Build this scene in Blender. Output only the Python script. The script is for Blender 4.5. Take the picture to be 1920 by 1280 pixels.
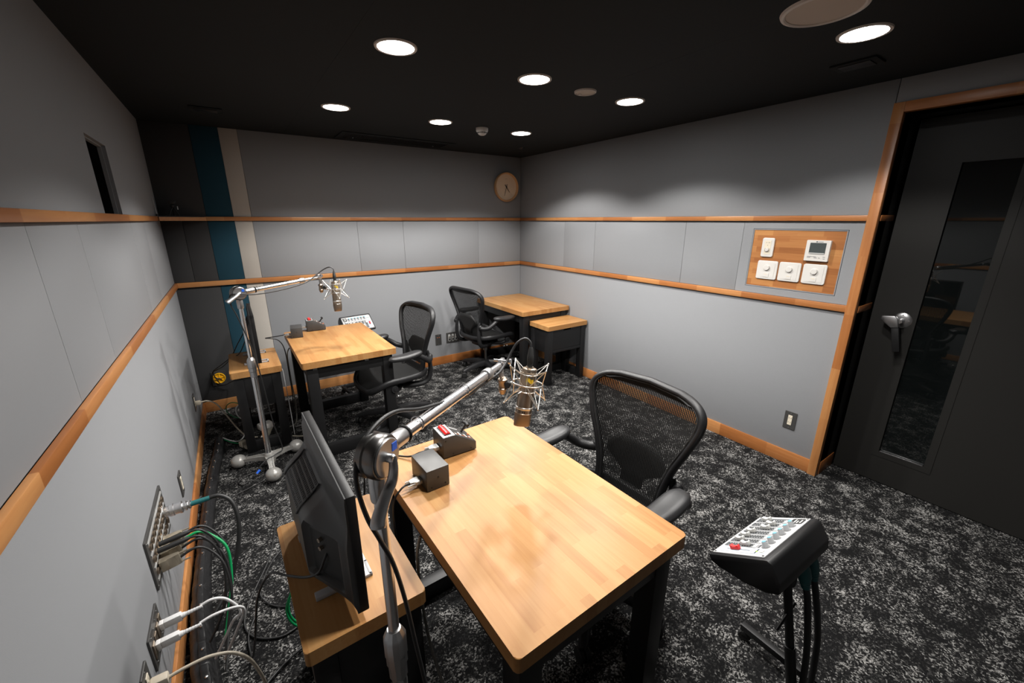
import bpy, bmesh, math, random
from mathutils import Matrix, Vector
random.seed(7)
R = math.radians
for o in list(bpy.data.objects): bpy.data.objects.remove(o)
SC = bpy.context.scene
COL = SC.collection

# ------------------------------------------------------------------ camera, world, exposure
cam_d = bpy.data.cameras.new('camera'); cam = bpy.data.objects.new('camera', cam_d); COL.objects.link(cam)
cam_d.sensor_width = 36.0; cam_d.lens = 764.87 / 1920 * 36.0; cam_d.clip_start = 0.02
cam.location = (0.388, -4.038, 1.555)
cam.rotation_euler = (math.pi / 2 - 0.2891, 0.0, -0.5958)
SC.camera = cam
SC.view_settings.view_transform = 'Standard'; SC.view_settings.look = 'None'
SC.view_settings.gamma = 1.0; SC.view_settings.use_curve_mapping = False
SC.view_settings.exposure = 0.0
world = bpy.data.worlds.new('world'); SC.world = world; world.use_nodes = True
world.node_tree.nodes['Background'].inputs[0].default_value = (0, 0, 0, 1)
world.node_tree.nodes['Background'].inputs[1].default_value = 0.0
LAMP_POWER = (124.0, 110.0, 78.0)   # downlights of the back, middle and front row (each row has its own dimmer)
LAMP_COLOR = (1.0, 0.968, 0.925)
LAMP_ANGLE = 131.0
LAMP_BLEND = 0.31
DIFFUSER_GLOW = 42.0

# ------------------------------------------------------------------ room dimensions (metres)
W, ZC, YF = 3.245, 2.221, -5.5       # width, ceiling height, wall behind the camera
LT0, LT1 = 1.052, 1.090              # lower rail
UT0, UT1 = 1.550, 1.580              # upper rail
BB = 0.091                           # baseboard height

# ------------------------------------------------------------------ materials
def mat(name, col, rough=0.5, metal=0.0, spec=0.5, coat=0.0, emit=None, estr=0.0):
    m = bpy.data.materials.new(name); m.use_nodes = True
    b = m.node_tree.nodes['Principled BSDF']
    b.inputs['Base Color'].default_value = (*col, 1); b.inputs['Roughness'].default_value = rough
    b.inputs['Metallic'].default_value = metal; b.inputs['Specular IOR Level'].default_value = spec
    b.inputs['Coat Weight'].default_value = coat
    if emit:
        b.inputs['Emission Color'].default_value = (*emit, 1); b.inputs['Emission Strength'].default_value = estr
    return m
def nd(m, t, **k):
    n = m.node_tree.nodes.new(t)
    for a, v in k.items(): setattr(n, a, v)
    return n
def lk(m, a, b): m.node_tree.links.new(a, b)
def noise_bump(m, scale, strength, dist=0.001, detail=2.0, stretch=None):
    b = m.node_tree.nodes['Principled BSDF']
    tc = nd(m, 'ShaderNodeTexCoord'); n = nd(m, 'ShaderNodeTexNoise')
    n.inputs['Scale'].default_value = scale; n.inputs['Detail'].default_value = detail
    src = tc.outputs['Object']
    if stretch:
        mp = nd(m, 'ShaderNodeMapping'); mp.inputs['Scale'].default_value = stretch
        lk(m, src, mp.inputs['Vector']); src = mp.outputs['Vector']
    lk(m, src, n.inputs['Vector'])
    bp = nd(m, 'ShaderNodeBump'); bp.inputs['Strength'].default_value = strength; bp.inputs['Distance'].default_value = dist
    lk(m, n.outputs['Fac'], bp.inputs['Height']); lk(m, bp.outputs['Normal'], b.inputs['Normal'])
    return n
def vary(m, node, c0, c1, p0=0.3, p1=0.7):
    rp = nd(m, 'ShaderNodeValToRGB'); e = rp.color_ramp.elements
    e[0].position = p0; e[0].color = (*c0, 1); e[1].position = p1; e[1].color = (*c1, 1)
    lk(m, node.outputs['Fac'], rp.inputs['Fac']); lk(m, rp.outputs['Color'], m.node_tree.nodes['Principled BSDF'].inputs['Base Color'])
def fabric(name, col):
    m = mat(name, col, 0.85, spec=0.25)
    n = noise_bump(m, 900, 0.18, 0.0006, 1.0)
    vary(m, n, tuple(c * 0.94 for c in col), tuple(c * 1.05 for c in col))
    return m
def wood(name, axis, width, length, cols, rough, coat=0.0, grain=1.0, joint=0.40, spec=0.5):
    """laminated finger-jointed boards; axis = direction of the grain in object space"""
    m = mat(name, cols[0], rough, coat=coat, spec=spec); b = m.node_tree.nodes['Principled BSDF']
    b.inputs['Coat Roughness'].default_value = 0.08
    tc = nd(m, 'ShaderNodeTexCoord'); sp = nd(m, 'ShaderNodeSeparateXYZ'); cb = nd(m, 'ShaderNodeCombineXYZ')
    lk(m, tc.outputs['Object'], sp.inputs[0])
    order = {'x': ('X', 'Y', 'Z'), 'y': ('Y', 'X', 'Z'), 'z': ('Z', 'Y', 'X'), 'yz': ('Y', 'Z', 'X'), 'xz': ('X', 'Z', 'Y')}[axis]
    for i, a in enumerate(order): lk(m, sp.outputs[a], cb.inputs[i])
    off = nd(m, 'ShaderNodeVectorMath', operation='ADD'); off.inputs[1].default_value = (3.17, 2.003, 0.5)
    lk(m, cb.outputs[0], off.inputs[0])
    br = nd(m, 'ShaderNodeTexBrick', offset=0.37, offset_frequency=2, squash=0.72, squash_frequency=3)
    br.inputs['Color1'].default_value = (0, 0, 0, 1); br.inputs['Color2'].default_value = (1, 1, 1, 1)
    br.inputs['Mortar'].default_value = (0.5, 0.5, 0.5, 1); br.inputs['Scale'].default_value = 1.0
    br.inputs['Mortar Size'].default_value = 0.0; br.inputs['Brick Width'].default_value = length; br.inputs['Row Height'].default_value = width
    lk(m, off.outputs[0], br.inputs['Vector'])
    mp = nd(m, 'ShaderNodeMapping'); mp.inputs['Scale'].default_value = (3.0, 55.0, 55.0); lk(m, off.outputs[0], mp.inputs['Vector'])
    gn = nd(m, 'ShaderNodeTexNoise'); gn.inputs['Scale'].default_value = 1.6; gn.inputs['Detail'].default_value = 5; gn.inputs['Distortion'].default_value = 0.6
    lk(m, mp.outputs[0], gn.inputs['Vector'])
    # shift the grain per board
    sh = nd(m, 'ShaderNodeVectorMath', operation='MULTIPLY_ADD'); sh.inputs[1].default_value = (9, 17, 5)
    lk(m, br.outputs['Color'], sh.inputs[0]); lk(m, mp.outputs[0], sh.inputs[2]); lk(m, sh.outputs[0], gn.inputs['Vector'])
    mx = nd(m, 'ShaderNodeMath', operation='MULTIPLY_ADD'); mx.inputs[1].default_value = 0.55 * grain; 
    sc = nd(m, 'ShaderNodeMath', operation='MULTIPLY_ADD'); sc.inputs[1].default_value = joint; sc.inputs[2].default_value = 0.23 - joint / 2
    bw = nd(m, 'ShaderNodeRGBToBW'); lk(m, br.outputs['Color'], bw.inputs[0]); lk(m, bw.outputs[0], sc.inputs[0])
    lk(m, gn.outputs['Fac'], mx.inputs[0]); lk(m, sc.outputs[0], mx.inputs[2])
    rp = nd(m, 'ShaderNodeValToRGB'); e = rp.color_ramp.elements
    e[0].position = 0.1; e[0].color = (*cols[0], 1); e[1].position = 0.85; e[1].color = (*cols[2], 1)
    k = e.new(0.45); k.color = (*cols[1], 1)
    lk(m, mx.outputs[0], rp.inputs['Fac']); lk(m, rp.outputs['Color'], b.inputs['Base Color'])
    bp = nd(m, 'ShaderNodeBump'); bp.inputs['Strength'].default_value = 0.05; bp.inputs['Distance'].default_value = 0.0004
    lk(m, gn.outputs['Fac'], bp.inputs['Height']); lk(m, bp.outputs['Normal'], b.inputs['Normal'])
    return m

M = {}
M['wall'] = fabric('grey_wall_fabric', (0.222, 0.227, 0.237))
M['charcoal'] = fabric('charcoal_wall_fabric', (0.034, 0.034, 0.035))
M['teal'] = fabric('teal_wall_fabric', (0.008, 0.038, 0.058))
M['cream'] = fabric('cream_wall_fabric', (0.37, 0.342, 0.307))
M['joint'] = mat('joint_backing', (0.05, 0.05, 0.05), 0.9)
M['ceil'] = mat('black_ceiling_paint', (0.0085, 0.011, 0.0122), 0.8, spec=0.25)
WT = [(0.255, 0.088, 0.022), (0.345, 0.130, 0.039), (0.45, 0.21, 0.074)]
M['trim_y'] = wood('rail_wood_y', 'y', 0.5, 0.33, WT, 0.38, joint=0.7)
M['trim_x'] = wood('rail_wood_x', 'x', 0.5, 0.33, WT, 0.38, joint=0.7)
M['trim_z'] = wood('rail_wood_z', 'z', 0.5, 0.45, WT, 0.38, joint=0.7)
WD = [(0.262, 0.112, 0.035), (0.343, 0.170, 0.059), (0.41, 0.229, 0.09)]
M['desk_y'] = wood('desk_wood_y', 'y', 0.034, 0.36, WD, 0.38, spec=0.22)
WB = [(0.23, 0.080, 0.021), (0.33, 0.128, 0.039), (0.43, 0.20, 0.066)]
M['board'] = wood('switch_board_wood', 'yz', 0.035, 0.19, WB, 0.4, joint=0.65)
M['clock_rim'] = wood('clock_rim_wood', 'x', 0.5, 3, [(0.50, 0.27, 0.12), (0.58, 0.33, 0.16), (0.64, 0.38, 0.19)], 0.45)
M['clock_face'] = wood('clock_face_wood', 'xz', 0.5, 3, [(0.74, 0.55, 0.38), (0.80, 0.60, 0.42), (0.84, 0.64, 0.46)], 0.5, grain=0.5)
M['black'] = mat('black_painted_wood', (0.0085, 0.0085, 0.009), 0.42, spec=0.35)
noise_bump(M['black'], 300, 0.08, 0.0004)
M['black_soft'] = mat('black_plastic', (0.0075, 0.0075, 0.008), 0.45, spec=0.35)
M['shell'] = mat('monitor_shell', (0.030, 0.030, 0.0305), 0.45, spec=0.4)
M['graphite'] = mat('graphite_plastic', (0.011, 0.011, 0.012), 0.47, spec=0.4)
M['mesh'] = mat('chair_mesh', (0.008, 0.008, 0.008), 0.6, spec=0.3)
M['armpad'] = mat('arm_pad', (0.017, 0.017, 0.018), 0.42)
M['rubber'] = mat('black_rubber', (0.008, 0.008, 0.008), 0.6)
M['cable'] = mat('black_cable', (0.009, 0.009, 0.0095), 0.5)
M['cable_grey'] = mat('grey_cable', (0.19, 0.185, 0.165), 0.5)
M['cable_white'] = mat('white_cable', (0.62, 0.62, 0.62), 0.45)
M['cable_beige'] = mat('beige_cable', (0.45, 0.4, 0.32), 0.5)
M['cable_green'] = mat('green_cable', (0.0, 0.24, 0.07), 0.4)
M['teal_rubber'] = mat('teal_rubber', (0.006, 0.095, 0.10), 0.5)
M['chrome'] = mat('chrome', (0.78, 0.78, 0.79), 0.26, 1.0)
M['steel'] = mat('brushed_steel', (0.50, 0.50, 0.505), 0.34, 1.0)
M['steel_dark'] = mat('dark_chrome', (0.22, 0.215, 0.21), 0.28, 1.0)
M['nickel'] = mat('satin_nickel', (0.40, 0.325, 0.255), 0.36, 1.0)
M['wire'] = mat('nickel_wire', (0.72, 0.70, 0.66), 0.28, 0.85)
M['grille'] = mat('mic_grille', (0.25, 0.2, 0.155), 0.45, 0.9); noise_bump(M['grille'], 1500, 0.7, 0.0005, 0)
M['hammer'] = mat('grey_hammer_paint', (0.26, 0.255, 0.24), 0.3, 0.2, coat=0.4); 
n_ = noise_bump(M['hammer'], 60, 0.12, 0.001, 3); vary(M['hammer'], n_, (0.2, 0.16, 0.13), (0.29, 0.285, 0.27), 0.25, 0.42)
M['boxgrey'] = mat('grey_steel_box', (0.058, 0.057, 0.056), 0.42, 0.25); noise_bump(M['boxgrey'], 900, 0.1, 0.0003)
M['red'] = mat('red_lamp', (0.75, 0.012, 0.01), 0.3); M['red_cap'] = mat('red_plastic', (0.72, 0.02, 0.02), 0.4)
M['white'] = mat('white_plastic', (0.58, 0.56, 0.53), 0.38); M['cream_pl'] = mat('cream_plastic', (0.62, 0.56, 0.45), 0.4)
M['white_cap'] = mat('white_fader', (0.55, 0.55, 0.53), 0.4)
M['beige_metal'] = mat('d_sub_hood', (0.44, 0.385, 0.30), 0.38, 0.7)
M['plate'] = mat('dark_plate', (0.06, 0.058, 0.056), 0.38, 0.3)
M['lightgrey'] = mat('light_grey_panel', (0.40, 0.40, 0.405), 0.38)
M['silver'] = mat('silver_strip', (0.55, 0.55, 0.54), 0.35, 0.5)
M['paleblue'] = mat('pale_blue_panel', (0.40, 0.45, 0.51), 0.4)
M['blue_cap'] = mat('light_blue', (0.16, 0.45, 0.62), 0.4); M['blue'] = mat('blue_tape', (0.01, 0.10, 0.55), 0.45)
M['knob'] = mat('grey_knob', (0.42, 0.43, 0.44), 0.4)
M['yellow'] = mat('yellow_plastic', (0.78, 0.40, 0.01), 0.35)
M['sticker'] = mat('yellow_sticker', (0.75, 0.5, 0.02), 0.5)
M['print_white'] = mat('white_print', (0.5, 0.5, 0.48), 0.5); M['print_dark'] = mat('dark_print', (0.06, 0.065, 0.07), 0.5)
M['print_orange'] = mat('orange_print', (0.5, 0.13, 0.04), 0.5)
M['led'] = mat('green_led', (0.35, 0.6, 0.02), 0.3)
M['lcd'] = mat('lcd', (0.05, 0.06, 0.06), 0.12)
M['screen'] = mat('black_screen', (0.004, 0.004, 0.005), 0.06)
M['glass'] = mat('dark_glass', (0.004, 0.005, 0.005), 0.02, spec=0.55)
M['door'] = mat('charcoal_door', (0.0135, 0.013, 0.012), 0.5, spec=0.3)
M['lamp_ring'] = mat('lamp_ring', (0.62, 0.565, 0.52), 0.5)
M['grille_cover'] = mat('speaker_cover', (0.50, 0.42, 0.345), 0.6)
M['glow'] = mat('lamp_diffuser', (0.9, 0.9, 0.9), 0.4, emit=(1, 0.99, 0.97), estr=DIFFUSER_GLOW)
M['feet'] = mat('grey_feet', (0.30, 0.30, 0.305), 0.42)
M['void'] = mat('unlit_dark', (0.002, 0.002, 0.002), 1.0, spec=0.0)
M['sleeve'] = mat('black_vinyl_sleeve', (0.014, 0.014, 0.015), 0.36); noise_bump(M['sleeve'], 30, 0.5, 0.006, 2)
# carpet
def carpet():
    m = mat('mottled_carpet', (0.05, 0.05, 0.05), 0.95, spec=0.1); b = m.node_tree.nodes['Principled BSDF']
    tc = nd(m, 'ShaderNodeTexCoord')
    n1 = nd(m, 'ShaderNodeTexNoise'); n1.inputs['Scale'].default_value = 95; n1.inputs['Detail'].default_value = 2.0
    n2 = nd(m, 'ShaderNodeTexNoise'); n2.inputs['Scale'].default_value = 10; n2.inputs['Detail'].default_value = 6; n2.inputs['Roughness'].default_value = 0.66
    for n in (n1, n2): lk(m, tc.outputs['Object'], n.inputs['Vector'])
    ds = nd(m, 'ShaderNodeVectorMath', operation='MULTIPLY_ADD'); ds.inputs[1].default_value = (0.016, 0.016, 0.0)
    lk(m, n1.outputs['Color'], ds.inputs[0]); lk(m, tc.outputs['Object'], ds.inputs[2])
    vo = nd(m, 'ShaderNodeTexVoronoi'); vo.inputs['Scale'].default_value = 210; vo.voronoi_dimensions = '2D'     # tufts
    lk(m, ds.outputs[0], vo.inputs['Vector'])
    bw = nd(m, 'ShaderNodeSeparateColor'); lk(m, vo.outputs['Color'], bw.inputs[0])
    a = nd(m, 'ShaderNodeMath', operation='MULTIPLY_ADD'); a.inputs[1].default_value = 2.0      # patches of light and dark tufts
    lk(m, n2.outputs['Fac'], a.inputs[0])
    c = nd(m, 'ShaderNodeMath', operation='MULTIPLY'); c.inputs[1].default_value = 0.85; lk(m, bw.outputs[0], c.inputs[0]); lk(m, c.outputs[0], a.inputs[2])
    f = nd(m, 'ShaderNodeMath', operation='MULTIPLY_ADD'); f.inputs[1].default_value = 0.5; f.inputs[2].default_value = -0.325; lk(m, a.outputs[0], f.inputs[0])
    rp = nd(m, 'ShaderNodeValToRGB'); e = rp.color_ramp.elements
    e[0].position = 0.36; e[0].color = (0.0065, 0.0065, 0.0068, 1); e[1].position = 0.66; e[1].color = (0.27, 0.264, 0.255, 1)
    k = e.new(0.49); k.color = (0.028, 0.0275, 0.027, 1)
    lk(m, f.outputs[0], rp.inputs['Fac']); lk(m, rp.outputs['Color'], b.inputs['Base Color'])
    bp = nd(m, 'ShaderNodeBump'); bp.inputs['Strength'].default_value = 0.5; bp.inputs['Distance'].default_value = 0.003; bp.invert = True
    lk(m, vo.outputs['Distance'], bp.inputs['Height']); lk(m, bp.outputs['Normal'], b.inputs['Normal'])
    return m
M['carpet'] = carpet()

# ------------------------------------------------------------------ mesh helpers
def catmull(pts, sub, closed=False):
    P = [Vector(p) for p in pts]; n = len(P)
    if n < 3 and not closed: return P
    out = []
    rng = range(n) if closed else range(n - 1)
    for i in rng:
        if closed: a, b, c, d = P[(i - 1) % n], P[i], P[(i + 1) % n], P[(i + 2) % n]
        else: a, b, c, d = P[max(i - 1, 0)], P[i], P[i + 1], P[min(i + 2, n - 1)]
        for k in range(sub):
            t = k / sub
            out.append(0.5 * ((2 * b) + (c - a) * t + (2 * a - 5 * b + 4 * c - d) * t * t + (3 * b - a - 3 * c + d) * t ** 3))
    if not closed: out.append(P[-1])
    return out
def frame_to(d):
    d = Vector(d).normalized(); return d.to_track_quat('Z', 'Y').to_matrix().to_4x4()
class MB:
    def __init__(s, T=None): s.v = []; s.f = []; s.T = T or Matrix(); s.ang = 26      # box shapes keep flat faces, round ones shade smooth
    def add(s, vs, fs, T=None):
        k = len(s.v); X = s.T @ T if T else s.T
        s.v += [X @ Vector(p) for p in vs]; s.f += [tuple(i + k for i in f) for f in fs]; return s
    def box(s, a, b, bev=0.0, T=None, seg=2):
        lo = [min(p, q) for p, q in zip(a, b)]; hi = [max(p, q) for p, q in zip(a, b)]
        vs = [(x, y, z) for x in (lo[0], hi[0]) for y in (lo[1], hi[1]) for z in (lo[2], hi[2])]
        fs = [(0, 1, 3, 2), (4, 6, 7, 5), (0, 4, 5, 1), (2, 3, 7, 6), (0, 2, 6, 4), (1, 5, 7, 3)]
        if bev <= 0: return s.add(vs, fs, T)
        bm = bmesh.new(); V = [bm.verts.new(p) for p in vs]
        for f in fs: bm.faces.new([V[i] for i in f])
        bmesh.ops.bevel(bm, geom=list(bm.edges), offset=bev, segments=seg, profile=0.5, affect='EDGES')
        bm.verts.index_update(); s.add([tuple(v.co) for v in bm.verts], [tuple(v.index for v in f.verts) for f in bm.faces], T); bm.free(); return s
    def cyl(s, p0, p1, r0, r1=None, seg=16, T=None, rings=None):
        p0, p1 = Vector(p0), Vector(p1); L = (p1 - p0).length; r1 = r0 if r1 is None else r1
        X = Matrix.Translation(p0) @ frame_to(p1 - p0)
        return s.lathe([(0, 0), (r0, 0), (r1, L), (0, L)], seg, (T @ X) if T else X)
    def lathe(s, prof, seg=24, T=None):
        s.ang = max(s.ang, 42)
        vs, fs, idx = [], [], []
        for r, z in prof:
            if r < 1e-6: idx.append([len(vs)] * seg); vs.append((0, 0, z))
            else:
                idx.append(list(range(len(vs), len(vs) + seg)))
                vs += [(r * math.cos(2 * math.pi * i / seg), r * math.sin(2 * math.pi * i / seg), z) for i in range(seg)]
        for a, b in zip(idx, idx[1:]):
            for i in range(seg):
                j = (i + 1) % seg; q = [a[i], a[j], b[j], b[i]]
                q = [x for n, x in enumerate(q) if x not in q[:n]]
                if len(q) > 2: fs.append(tuple(q))
        return s.add(vs, fs, T)
    def tube(s, pts, r, seg=8, sub=6, closed=False, T=None, cap=True, flat=1.0, up=None, raw=False):
        s.ang = max(s.ang, 52)
        P = [Vector(p) for p in pts] if raw else catmull(pts, sub, closed); n = len(P)
        rad = r if callable(r) else (lambda t: r)
        vs, fs = [], []; nrm = None
        for i, p in enumerate(P):
            a = P[(i - 1) % n] if (closed or i > 0) else P[i]; b = P[(i + 1) % n] if (closed or i < n - 1) else P[i]
            t = (b - a).normalized() if (b - a).length > 1e-9 else Vector((0, 0, 1))
            if up is not None: nrm = Vector(up) - t * t.dot(Vector(up))
            elif nrm is None: nrm = t.orthogonal()
            else: nrm = nrm - t * t.dot(nrm)
            if nrm.length < 1e-6: nrm = t.orthogonal()
            nrm.normalize(); bn = t.cross(nrm); rr = rad(i / max(n - 1, 1))
            for k in range(seg):
                an = 2 * math.pi * k / seg
                vs.append(p + nrm * (rr * flat * math.cos(an)) + bn * (rr * math.sin(an)))
        m = n if closed else n - 1
        for i in range(m):
            for k in range(seg):
                a, b = i * seg + k, i * seg + (k + 1) % seg; c, d = ((i + 1) % n) * seg + (k + 1) % seg, ((i + 1) % n) * seg + k
                fs.append((a, b, c, d))
        if cap and not closed:
            fs.append(tuple(range(seg))[::-1]); fs.append(tuple((n - 1) * seg + k for k in range(seg)))
        return s.add(vs, fs, T)
    def ball(s, c, r, seg=20, rings=12, T=None, sq=(1, 1, 1)):
        pr = [(math.sin(math.pi * i / rings), -math.cos(math.pi * i / rings)) for i in range(rings + 1)]
        X = Matrix.Translation(c) @ Matrix.Diagonal((r * sq[0], r * sq[1], r * sq[2], 1))
        return s.lathe([(max(a, 0) if 0 < i < rings else 0, b) for i, (a, b) in enumerate(pr)], seg, (T @ X) if T else X)
    def torus(s, c, Rr, r, axis=(0, 0, 1), seg=28, sseg=8, T=None, arc=None):
        X = Matrix.Translation(c) @ frame_to(axis)
        if arc:
            p = [(Rr * math.cos(a), Rr * math.sin(a), 0) for a in [arc[0] + (arc[1] - arc[0]) * i / seg for i in range(seg + 1)]]
            return s.tube(p, r, sseg, raw=True, T=(T @ X) if T else X)
        p = [(Rr * math.cos(2 * math.pi * i / seg), Rr * math.sin(2 * math.pi * i / seg), 0) for i in range(seg)]
        return s.tube(p, r, sseg, closed=True, raw=True, T=(T @ X) if T else X)
    def prism(s, poly, h0, h1, T=None, bev=0.0):
        n = len(poly); vs = [(x, y, h0) for x, y in poly] + [(x, y, h1) for x, y in poly]
        fs = [tuple(range(n))[::-1], tuple(range(n, 2 * n))] + [(i, (i + 1) % n, n + (i + 1) % n, n + i) for i in range(n)]
        if bev <= 0: return s.add(vs, fs, T)
        bm = bmesh.new(); V = [bm.verts.new(p) for p in vs]
        for f in fs: bm.faces.new([V[i] for i in f])
        bmesh.ops.bevel(bm, geom=list(bm.edges), offset=bev, segments=2, profile=0.5, affect='EDGES')
        bm.verts.index_update(); s.add([tuple(v.co) for v in bm.verts], [tuple(v.index for v in f.verts) for f in bm.faces], T); bm.free(); return s
    def build(s, name, mt, parent=None, ang=None, flat=False):
        me = bpy.data.meshes.new(name); me.from_pydata([tuple(v) for v in s.v], [], s.f); me.validate()
        bm = bmesh.new(); bm.from_mesh(me); bmesh.ops.recalc_face_normals(bm, faces=bm.faces); bm.to_mesh(me); bm.free()
        me.materials.append(M[mt] if isinstance(mt, str) else mt)
        if not flat: me.shade_smooth(); me.set_sharp_from_angle(angle=R(ang or s.ang))
        o = bpy.data.objects.new(name, me); COL.objects.link(o)
        if parent: o.parent = parent
        return o
def tag(o, label, cat, group=None, kind=None):
    o['label'] = label; o['category'] = cat
    if group: o['group'] = group
    if kind: o['kind'] = kind
    return o
def thing(name, label, cat, loc=(0, 0, 0), rz=0.0, group=None, rot=None):
    o = bpy.data.objects.new(name, None); COL.objects.link(o); o.empty_display_size = 0.05
    o.location = loc; o.rotation_euler = rot or (0, 0, rz); return tag(o, label, cat, group)
def copy_tree(o, parent=None):
    c = o.copy(); COL.objects.link(c); c.parent = parent
    for ch in list(o.children): copy_tree(ch, c)
    return c
def B(name, mt, parent, a, b, bev=0.0, **k): return MB().box(a, b, bev).build(name, mt, parent, **k)
def rrect(x0, y0, x1, y1, r, n=4):
    out = []
    for cx, cy, a0 in ((x1 - r, y1 - r, 0), (x0 + r, y1 - r, 90), (x0 + r, y0 + r, 180), (x1 - r, y0 + r, 270)):
        out += [(cx + r * math.cos(R(a0 + 90 * i / n)), cy + r * math.sin(R(a0 + 90 * i / n))) for i in range(n + 1)]
    return out
def struct(o, label, cat): return tag(o, label, cat, kind='structure')

# ================================================================== ROOM SHELL
floor = struct(MB().box((-0.15, YF - 0.1, -0.1), (3.7, 0.15, 0.0)).build('floor', 'carpet', flat=True), 'charcoal carpet mottled with light grey flecks', 'floor')
ceil = struct(MB().box((-0.2, YF - 0.1, ZC + 0.012), (3.7, 0.2, ZC + 0.1)).build('ceiling', 'ceil', flat=True), 'matt black studio ceiling of wide boards', 'ceiling')
for x0, x1 in ((-0.02, 0.8950), (0.8958, 2.1100), (2.1108, 3.27)):
    B('panel', 'ceil', ceil, (x0, YF, ZC), (x1, 0.02, ZC + 0.012))
PT = 0.014        # panel thickness
g = 0.0010        # half joint
JS = (-0.779, -1.209, -2.145, -2.574)
# left wall
wl = struct(MB().box((-0.12, YF, 0), (-PT, 0.12, ZC + 0.01), 0).build('wall_left', 'joint', flat=True), 'grey fabric panelled wall with wooden rails on the left', 'wall')
def yz_panel(wall, x0, x1, ya, yb, za, zb, mt='wall'):
    return B('panel', mt, wall, (x0, ya + g, za + g), (x1, yb - g, zb - g), 0.0009)
NY0, NY1, NZ0, NZ1 = -1.705, -1.345, UT1, 1.875
m = MB()
for a, b in (((-PT, YF, UT1), (0, NY0, ZC)), ((-PT, NY1, UT1), (0, 0, ZC)), ((-PT, NY0, NZ1), (0, NY1, ZC))): m.box(a, b)
m.build('panel', 'wall', wl, flat=True)
ys = (YF, -4.4, -3.45) + tuple(reversed(JS)) + (0.0,)
for a, b in zip(ys, ys[1:]): yz_panel(wl, -PT, 0, a, b, LT1, UT0)
for a, b in ((YF, -3.9), (-3.9, 0.0)): yz_panel(wl, -PT, 0, a, b, 0.02, LT0)
# back wall
wb = struct(MB().box((-0.12, PT, 0), (W + 0.3, 0.12, ZC + 0.01)).build('wall_back', 'joint', flat=True), 'grey panelled back wall with charcoal, teal and cream stripes in one corner', 'wall')
S1, S2, S3 = 0.283, 0.459, 0.581
def xz_panel(xa, xb, za, zb, mt): return B('panel', mt, wb, (xa + g, 0, za + g), (xb - g, PT, zb - g), 0.0009)
for za, zb in ((UT1, ZC), (LT1, UT0), (0.02, LT0)):
    for xa, xb, mt in ((0, S1, 'charcoal'), (S1, S2, 'teal'), (S2, S3, 'cream')):
        if mt == 'charcoal' and za == LT1:
            xz_panel(0, 0.128, za, zb, mt); xz_panel(0.128, S1, za, zb, mt)
        else: xz_panel(xa, xb, za, zb, mt)
    if za == LT1:
        for xa, xb in ((S3, 1.40), (1.40, 1.835), (1.835, 2.677), (2.677, W)): xz_panel(xa, xb, za, zb, 'wall')
    else: xz_panel(S3, W, za, zb, 'wall')
# right wall with the door recess
DY0, DY1, DX, DZ = -3.266, -4.13, 3.475, 2.062
m = MB(); m.box((W + PT, DY0, 0), (W + 0.12, 0.12, ZC + 0.01)); m.box((W + PT, DY1, DZ), (W + 0.12, DY0, ZC + 0.01)); m.box((W + PT, YF, 0), (W + 0.12, DY1, ZC + 0.01))
wr = struct(m.build('wall_right', 'joint', flat=True), 'grey fabric panelled wall with wooden rails beside the door', 'wall')
CY = -3.221
yz_panel(wr, W, W + PT, CY + 0.001, 0, UT1, ZC); yz_panel(wr, W, W + PT, DY1 - 0.06, CY, 2.108, ZC)
yz_panel(wr, W, W + PT, CY + 0.001, 0, 0.02, LT0)
ys = tuple(reversed(JS)) + (0.0,)
for a, b in zip(ys, ys[1:]): yz_panel(wr, W, W + PT, a, b, LT1, UT0)
m = MB()       # framed panel around the switch board
for a, b in (((W, -3.217, LT1 + g), (W + PT, -3.151, UT0 - g)), ((W, -2.638, LT1 + g), (W + PT, -2.574 - g, UT0 - g)), ((W, -3.151, LT1 + g), (W + PT, -2.638, 1.133)), ((W, -3.151, 1.503), (W + PT, -2.638, UT0 - g))): m.box(a, b)
m.build('panel', 'wall', wr, flat=True)
m = MB()
for a, b in (((W - 0.001, -3.1485, 1.1355), (W + PT, -3.1435, 1.5005)), ((W - 0.001, -2.6455, 1.1355), (W + PT, -2.6405, 1.5005)), ((W - 0.001, -3.1435, 1.1355), (W + PT, -2.6455, 1.1405)), ((W - 0.001, -3.1435, 1.4955), (W + PT, -2.6455, 1.5005))): m.box(a, b)
m.build('board_edging', 'wall', wr, flat=True)
wbd = B('wood_board', 'board', wr, (W + 0.002, -3.1430, 1.141), (W + PT, -2.646, 1.495))
wbd['label'] = 'finger-jointed wooden board behind the switches'
for a, b in ((YF, DY1 - 0.06),):
    for za, zb in ((0.02, LT0), (LT1, UT0), (UT1, ZC)): yz_panel(wr, W, W + PT, a, b, za, zb)
wf = struct(MB().box((-0.12, YF - 0.12, 0), (3.7, YF, ZC + 0.01)).build('wall_front', 'wall', flat=True), 'plain grey wall behind the camera', 'wall')
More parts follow.
